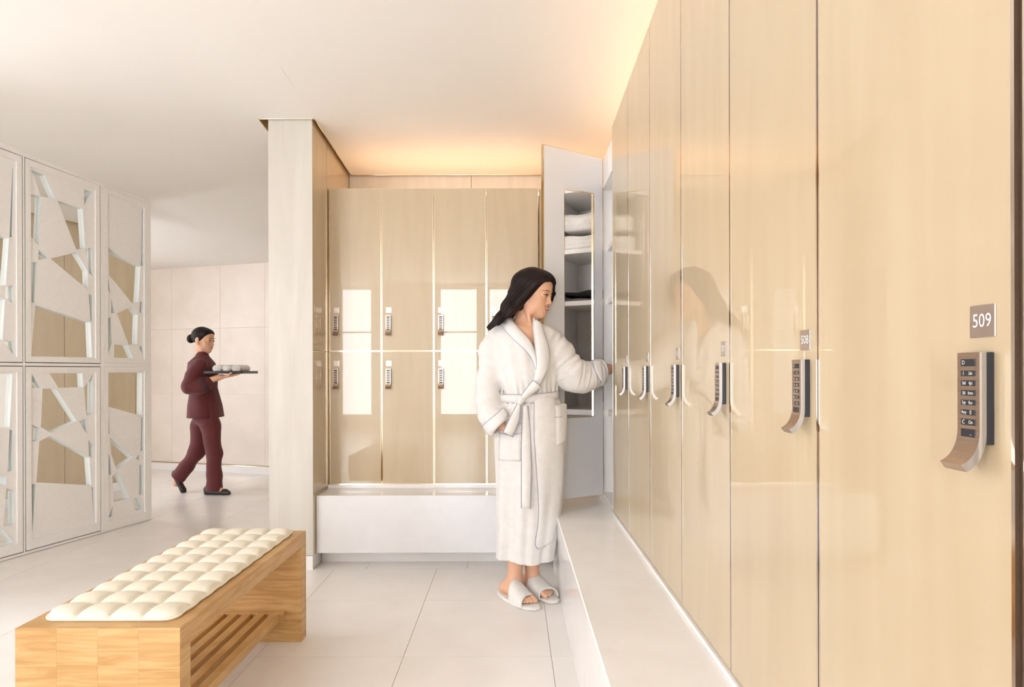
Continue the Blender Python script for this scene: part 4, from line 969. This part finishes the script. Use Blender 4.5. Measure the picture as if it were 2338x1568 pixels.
def strip(name, A, B, Y0, Y1, m, parent=None, pipes='AB', bulge=.006, na=18):
    """hanging cloth strip in front of the robe between two edges given in photo pixels; depth follows the robe"""
    A = resample(A, na); B = resample(B, na); base = np.array(B0)
    ya = np.linspace(Y0, Y1, na); nb = 6; G = np.zeros((na, nb, 3))
    for i in range(na):
        for j in range(nb):
            q = A[i]*(1-j/(nb-1))+B[i]*j/(nb-1); G[i, j] = P(q[0], q[1], ya[i]-bulge*math.sin(PI*j/(nb-1)))
    k = na*nb; bk = G+np.array((0, .005, 0)); V = np.concatenate([G.reshape(-1, 3), bk.reshape(-1, 3)])-base; fs = []
    for i in range(na-1):
        for j in range(nb-1):
            a = i*nb+j; fs += [(a, a+nb, a+nb+1, a+1), (k+a, k+a+1, k+a+nb+1, k+a+nb)]
        fs += [(i*nb, k+i*nb, k+(i+1)*nb, (i+1)*nb), (i*nb+nb-1, (i+1)*nb+nb-1, k+(i+1)*nb+nb-1, k+i*nb+nb-1)]
    for j in range(nb-1): fs += [(j, j+1, k+j+1, k+j), ((na-1)*nb+j, k+(na-1)*nb+j, k+(na-1)*nb+j+1, (na-1)*nb+j+1)]
    MB().add(V, fs, 0, True).build(name, m, robe, fixn=True)
    for e in pipes:
        L = G[:, 0] if e == 'A' else G[:, -1] if e == 'B' else G[-1]; tubeobj('piping', [tuple(p-base+np.array((0, -.001, 0))) for p in L], .0013, M['pipe'], robe, 6)
strip('belt_end', [(1193, 928), (1192, 960), (1190, 1014), (1190, 1160)], [(1205, 925), (1211, 986), (1214, 1078), (1211, 1162)], 2.868, 2.840, M['robe'], bulge=.008)
strip('belt_end', [(1184, 915), (1163, 955), (1148, 987)], [(1190, 922), (1186, 960), (1171, 997)], 2.870, 2.835, M['robe'], pipes='ABE', bulge=.008)
strip('belt_bow', [(1187, 906), (1203, 885), (1217, 867)], [(1196, 913), (1218, 898), (1236, 883)], 2.868, 2.848, M['robe'], pipes='AE', bulge=.010)
kn = MB(); bm = bmesh.new(); bmesh.ops.create_uvsphere(bm, u_segments=20, v_segments=12, radius=1); bm.verts.index_update(); kc = P(1190, 913, 2.868)-np.array(B0)
kn.add([(kc[0]+v.co.x*.020*(1+.12*math.sin(5*v.co.z+3*v.co.x)), kc[1]+v.co.y*.014, kc[2]+v.co.z*.022+.006*v.co.x) for v in bm.verts], [[v.index for v in f.verts] for f in bm.faces], 0, True); bm.free(); kn.build('belt_knot', M['robe'], robe)
for px, py in ((1148, 902), (1268, 886)):
    c = P(px, py, 2.985)-np.array(B0); tubeobj('belt_loop', [(c[0], c[1]-.012, c[2]+.035), (c[0]+(.006 if px > 1200 else -.004), c[1]-.022, c[2]+.01), (c[0]+(.007 if px > 1200 else -.004), c[1]-.022, c[2]-.02), (c[0], c[1]-.010, c[2]-.035)], .004, M['robe'], robe, 8)
# pockets
patch('pocket', [(1264, 926), (1265, 960), (1266, 1018)], [(1294, 922), (1293.5, 960), (1290, 1002)], M['robe'], thick=.008, off=.004, na=20, nb=8, puff=.006)
pipe([(1264, 951), (1278, 951), (1293, 947)], .026)
patch('pocket', [(1141, 972), (1139, 1010), (1138, 1050)], [(1191, 964), (1191, 1010), (1190, 1052)], M['robe'], thick=.004, off=.002, na=16, nb=8, puff=.003)
pipe([(1140, 988), (1165, 993), (1190, 988)], .012)
# cuffs
patch('cuff', [(1103, 970), (1126, 951), (1149, 932)], [(1117, 993), (1140, 972), (1161, 950)], M['collar'], thick=.005, off=.002, na=16, nb=8, puff=.003, pipes=('A',))
patch('cuff', [(1351, 824), (1358, 848), (1372, 872)], [(1374, 826), (1376, 848), (1376, 868)], M['collar'], thick=.005, off=.002, na=16, nb=8, puff=.003, pipes=('A',))

# slippers
def slipper(heel, toe, s_):
    h = np.array((heel[0], heel[1], 0)); t = np.array((toe[0], toe[1], 0)); d = unit(t-h); L = np.linalg.norm(t-h); p = np.cross((0, 0, 1), d)
    e = link('slipper', bpy.data.meshes.new('slipper'), None, wom); bpy.data.objects.remove(e)
    n = 48; out = []
    for i in range(n):
        a = 2*PI*i/n; c, s2 = math.cos(a), math.sin(a); u = L/2+L/2*math.copysign(abs(c)**.85, c); wdt = .0525*(.80+.24*(u/L)) ; v = wdt*math.copysign(abs(s2)**.8, s2)+.006*math.sin(PI*u/L*1.2)*s_*-1
        out.append(h+d*u+p*v)
    b = MB(); base = np.array(B0); vs = []
    for z, ins in ((0.0005, .004), (.004, 0), (.011, 0), (.0165, .004)):
        cen = h+d*L/2
        for q in out: vs.append(q+(cen-q)*ins/.06+np.array((0, 0, z))-base)
    fs = [(k*n+i, k*n+(i+1) % n, (k+1)*n+(i+1) % n, (k+1)*n+i) for k in range(3) for i in range(n)]+[tuple(range(n))[::-1], tuple(3*n+i for i in range(n))]
    b.add(vs, fs, 0, False).build('slipper', M['slipper'], wom, fixn=True); sole = bpy.context.scene.collection.objects[-1]
    # strap arching over the instep, open at the toes
    ns, na = 14, 22; vs = []
    for layer in (0, 1):
        for i in range(ns+1):
            u = .142+(.243-.142)*i/ns
            hgt = np.interp(u, [.142, .165, .19, .215, .243], [.104, .096, .083, .069, .056])-layer*.007
            wd = (.056 if u < .2 else .055)-layer*.006
            sk = .012*(1 if s_ > 0 else -1)
            for j in range(na+1):
                a = PI*j/na; y_ = wd*math.cos(a); z_ = .010+(hgt-.010)*math.sin(a)**.75
                z_ += (.0025*math.exp(-((i/ns)**2)*60)+.003*math.exp(-((1-i/ns)**2)*50))*math.sin(a)*(1-layer)
                vs.append(h+d*(u-.012*math.sin(a)+sk*math.cos(a)*(-.9))+p*y_+np.array((0, 0, z_))-base)
    k = (ns+1)*(na+1); W_ = na+1; fs = []
    for i in range(ns):
        for j in range(na):
            a = i*W_+j; fs += [(a, a+1, a+W_+1, a+W_), (k+a, k+a+W_, k+a+W_+1, k+a+1)]
    for j in range(na): fs += [(j, k+j, k+j+1, j+1), (ns*W_+j, ns*W_+j+1, k+ns*W_+j+1, k+ns*W_+j)]
    st = MB().add(vs, fs, 0, True).build('strap', M['slipper'], sole, fixn=True)
slipper((-.068, 3.083), (.115, 2.840), 1); slipper((.031, 3.169), (.2185, 2.930), -1)

# ---------------------------------------------------------------- the attendant walking past with a tray
YA = 5.62
B1 = tuple(P(490, 1126, YA)*np.array((1, 1, 0)))
att = empty('person', B1); tag(att, 'woman in dark maroon suit, hair in a bun, carrying a tray along the corridor', 'person')
f2 = np.array((.985, -.10, -.12)); f2 = unit(f2); l2 = unit(np.array((.10, .985, 0))); u2 = np.cross(l2, f2); u2 = -u2 if u2[2] < 0 else u2; R2 = np.array([l2, f2, u2])
H2 = P(464, 776, YA)
def hp2(x, y, z): return H2+l2*x+f2*y+u2*z
Q = lambda px, py, dy=0: P(px, py, YA+dy)
def att_body():
    sc = Sculpt(ar(-3.26, -2.28, .0045), ar(5.34, 5.90, .0045), ar(-.01, 1.62, .0045))
    head(sc, hp2, R2, 1.0)
    sc.cap(Q(461, 822), hp2(0, -.02, -.06), .05, .045, .02); sc.ell(Q(466, 855), (.10, .15, .14), .04); sc.ell(Q(470, 925), (.09, .12, .12), .04)
    for q, fp in ((-1, [(472, 950), (490, 1035), (488, 1108)]), (1, [(464, 950), (452, 1030), (408, 1086)])):
        sc.chain([(Q(*fp[0], q*.065), .066), (Q(*fp[1], q*.06), .055), (Q(*fp[2], q*.05), .038)], .02)
    sc.cap(Q(487, 1112, -.05), Q(505, 1119, -.06), .035, .025, .02); sc.cap(Q(407, 1090, .05), Q(403, 1104, .05), .034, .028, .02)
    for q in (-1, 1):
        sc.chain([(Q(455, 838, q*.145), .036), (Q(434, 882, q*.185), .034), (Q(498, 862, q*.13), .026), (Q(506, 860, q*.12), .024)], .012)
        hand(sc, Q(508, 860, q*.12), (.97, -q*.15, .12), (0, 0, 1), (.12, .12, .12, .15), .17, -q, thumb=.1)
    return sc.mesh('body')
put(att_body(), 'body', M['skin'], att, B1)
def att_jacket():
    sc = Sculpt(ar(-3.36, -2.28, .005), ar(5.30, 5.94, .005), ar(.60, 1.46, .005))
    rip = lambda t, X, Y, Z: .003*np.sin(40*Z+20*X)
    z = sc.z.astype(float); zy = [P(468, y, YA)[2] for y in (952, 925, 885, 850, 828, 812, 803)]
    zy, cx, ra, rb = zy, [469, 468, 466, 463, 461, 462, 463], [.150, .138, .108, .122, .098, .056, .048], [.185, .172, .138, .168, .165, .062, .048]
    cx = np.interp(z, zy, [P(c, 900, YA)[0] for c in cx]).astype(np.float32); rx = np.interp(z, zy, ra).astype(np.float32); ry = np.interp(z, zy, rb).astype(np.float32)
    X, Y, Z = np.meshgrid(sc.x, sc.y, sc.z, indexing='ij', sparse=True)
    th = np.arctan2(Y-YA, X-cx); d = (np.sqrt(((X-cx)/rx)**2+((Y-YA)/ry)**2)-1)*np.minimum(rx, ry)-.003*np.sin(7*th+5*Z)*np.clip((1.1-Z)/.3, 0, 1)
    d = np.maximum(np.maximum(d, zy[0]-Z), Z-zy[-1]); sc.F = np.minimum(sc.F, d).astype(np.float32)
    for q in (-1, 1):
        sc.chain([(Q(457, 834, q*.145), .064), (Q(440, 858, q*.18), .060), (Q(431, 884, q*.19), .058), (Q(455, 882, q*.17), .062), (Q(470, 876, q*.16), .064)], .03, rip=rip)
    return sc.mesh('jacket')
def att_trousers():
    sc = Sculpt(ar(-3.40, -2.40, .005), ar(5.36, 5.90, .005), ar(.01, 1.0, .005))
    rip = lambda t, X, Y, Z: .003*np.sin(30*Z+20*X)
    sc.chain([(Q(474, 925, -.06), .070), (Q(480, 970, -.065), .084), (Q(489, 1035, -.06), .066), (Q(489, 1085, -.055), .062), (Q(490, 1118, -.05), .074)], .03, rip=rip)
    sc.chain([(Q(464, 925, .06), .070), (Q(459, 970, .06), .084), (Q(450, 1030, .055), .068), (Q(428, 1062, .05), .060), (Q(409, 1087, .05), .070)], .03, rip=rip)
    sc.ell(Q(469, 945), (.105, .15, .11), .04)
    sc.cut(Q(491, 1119, -.05), (0, 0, -1), .12); n = unit((-.62, 0, -.75)); sc.cut(Q(406, 1091, .05), n, .12)
    return sc.mesh('trousers')
put(att_trousers(), 'trousers', M['maroon'], att, B1)
su = put(att_jacket(), 'jacket', M['maroon'], att, B1)
def att_cuffs():
    for q in (-1, 1):
        a = Q(462, 880, q*.165)-np.array(B1); b = Q(476, 875, q*.155)-np.array(B1); tubeobj('cuff', [tuple(a), tuple((a+b)/2), tuple(b)], [.067, .070, .068], M['darkcuff'], su, 16)
att_cuffs()
def att_hair():
    sc = Sculpt(ar(-3.20, -2.70, .004), ar(5.45, 5.80, .004), ar(1.30, 1.62, .004))
    sc.ell(hp2(0, -.016, .036), (.079, .097, .087), .01, R2); sc.ell(hp2(0, .04, .062), (.068, .05, .045), .02, R2); sc.ell(hp2(0, -.122, -.002), (.040, .034, .042), .012, R2)
    X, Y, Z = np.meshgrid(sc.x, sc.y, sc.z, indexing='ij', sparse=True)
    fy = (X-H2[0])*f2[0]+(Y-H2[1])*f2[1]+(Z-H2[2])*f2[2]; uz = (X-H2[0])*u2[0]+(Y-H2[1])*u2[1]+(Z-H2[2])*u2[2]
    hl = np.interp(uz.astype(float), [-.16, -.06, -.02, .03, .062, .082, .095], [-.20, -.06, .008, .045, .076, .100, .14]).astype(np.float32)
    sc.F = np.maximum(sc.F, (fy-hl)*.85).astype(np.float32)
    return sc.mesh('hair')
put(att_hair(), 'hair', M['hair'], att, B1)
fd = MB()
for q in (-1, 1):
    vs, fs = tube([hp2(q*.018, .0905, 0)-np.array(B1), hp2(q*.031, .0915, .004)-np.array(B1), hp2(q*.047, .079, 0)-np.array(B1)], [.001, .003, .001], 6); fd.add(vs, fs, 0, True)
    vs, fs = tube([hp2(q*.0165, .0955, .021)-np.array(B1), hp2(q*.032, .093, .026)-np.array(B1), hp2(q*.050, .0755, .020)-np.array(B1)], [.0018, .0022, .0008], 6); fd.add(vs, fs, 0, True)
fd.build('eyes_and_brows', M['hair'], att)
vs, fs = tube([hp2(-.023, .084, -.056)-np.array(B1), hp2(-.008, .0965, -.060)-np.array(B1), hp2(.008, .0965, -.060)-np.array(B1), hp2(.023, .084, -.056)-np.array(B1)], [.001, .0045, .0045, .001], 8); MB().add(vs, fs, 0, True).build('lips', M['lip'], att)
def shoe(c, d, z0, pitch, name='shoe'):
    d = unit(d); p = np.cross((0, 0, 1), d); up = np.cross(d, p); up = up if up[2] > 0 else -up
    sc = Sculpt(ar(c[0]-.20, c[0]+.24, .004), ar(c[1]-.09, c[1]+.09, .004), ar(-.01, c[2]+.20, .004)); c = np.array(c)
    sc.cap(c-d*.06+up*.028, c+d*.10+up*.020, .034, .030, .02); sc.cap(c+d*.10+up*.018, c+d*.135+up*.014, .030, .020, .02); sc.cap(c-d*.07-up*.0, c-d*.07+up*.045, .026, .034, .01)
    n = -up; sc.cut(c, n, .25); return put(sc.mesh(name), name, M['shoe'], att, B1)
g = P(490, 1126, YA-.05); shoe((g[0]+.0, g[1], 0.001), (1, -.08, 0), 0, 0)
g = P(405, 1098, YA+.05); shoe((g[0]-.005, g[1], g[2]-.0), (.45, 0, -.89), 0, 0)
# tray and towels, each its own thing
tc_ = P(520, 853, YA); 
def tray():
    x0, x1, y0, y1, z = tc_[0]-.16, tc_[0]+.21, YA-.17, YA+.17, tc_[2]+.001
    b = MB(); b.box(-.185, -.17, 0, .185, .17, .008, 0, .003)
    for a in ((-.185, -.17, .004, .185, -.160, .024), (-.185, .160, .004, .185, .17, .024), (-.185, -.17, .004, -.175, .17, .024), (.175, -.17, .004, .185, .17, .024)): b.box(*a, 0, .002)
    o = b.build('serving_tray', M['tray'], None, loc=((x0+x1)/2, YA, z)); tag(o, 'dark flat tray held out on the hands of the walking attendant', 'tray'); return (x0+x1)/2, z
tx, tz = tray()
for i, (dx, dz, L) in enumerate(((-.075, .009, 'nearest her chest'), (.015, .009, 'in the middle of the tray'), (.100, .009, 'at the far end of the tray'))):
    r = .040; n = 20; b = MB(); vs = []; m_ = 14
    for j in range(m_+1):
        y = -.12+.24*j/m_
        for k in range(n):
            a = 2*PI*k/n; rr = r*(1+.03*math.sin(3*a+j)+.02*math.sin(j*1.7))*(1 if 0 < j < m_ else .86); vs.append((rr*math.cos(a), y, rr*math.sin(a)*.9))
    fs = [(j*n+k, j*n+(k+1) % n, (j+1)*n+(k+1) % n, (j+1)*n+k) for j in range(m_) for k in range(n)]+[tuple(range(n))[::-1], tuple(m_*n+k for k in range(n))]
    o = b.add(vs, fs, 0, True).build('rolled_towel', M['towel'], None, fixn=True, loc=(tx+dx, YA, tz+dz+.037)); tag(o, 'rolled white towel on the tray, '+L, 'towel', 'rolled towels on the tray')
    sp = [(.034*(1-t)*math.cos(14*t), -.1215, .031*(1-t)*math.sin(14*t)) for t in np.linspace(0, .9, 26)]; tubeobj('roll_edge', sp, .0022, M['towel'], o, 6)
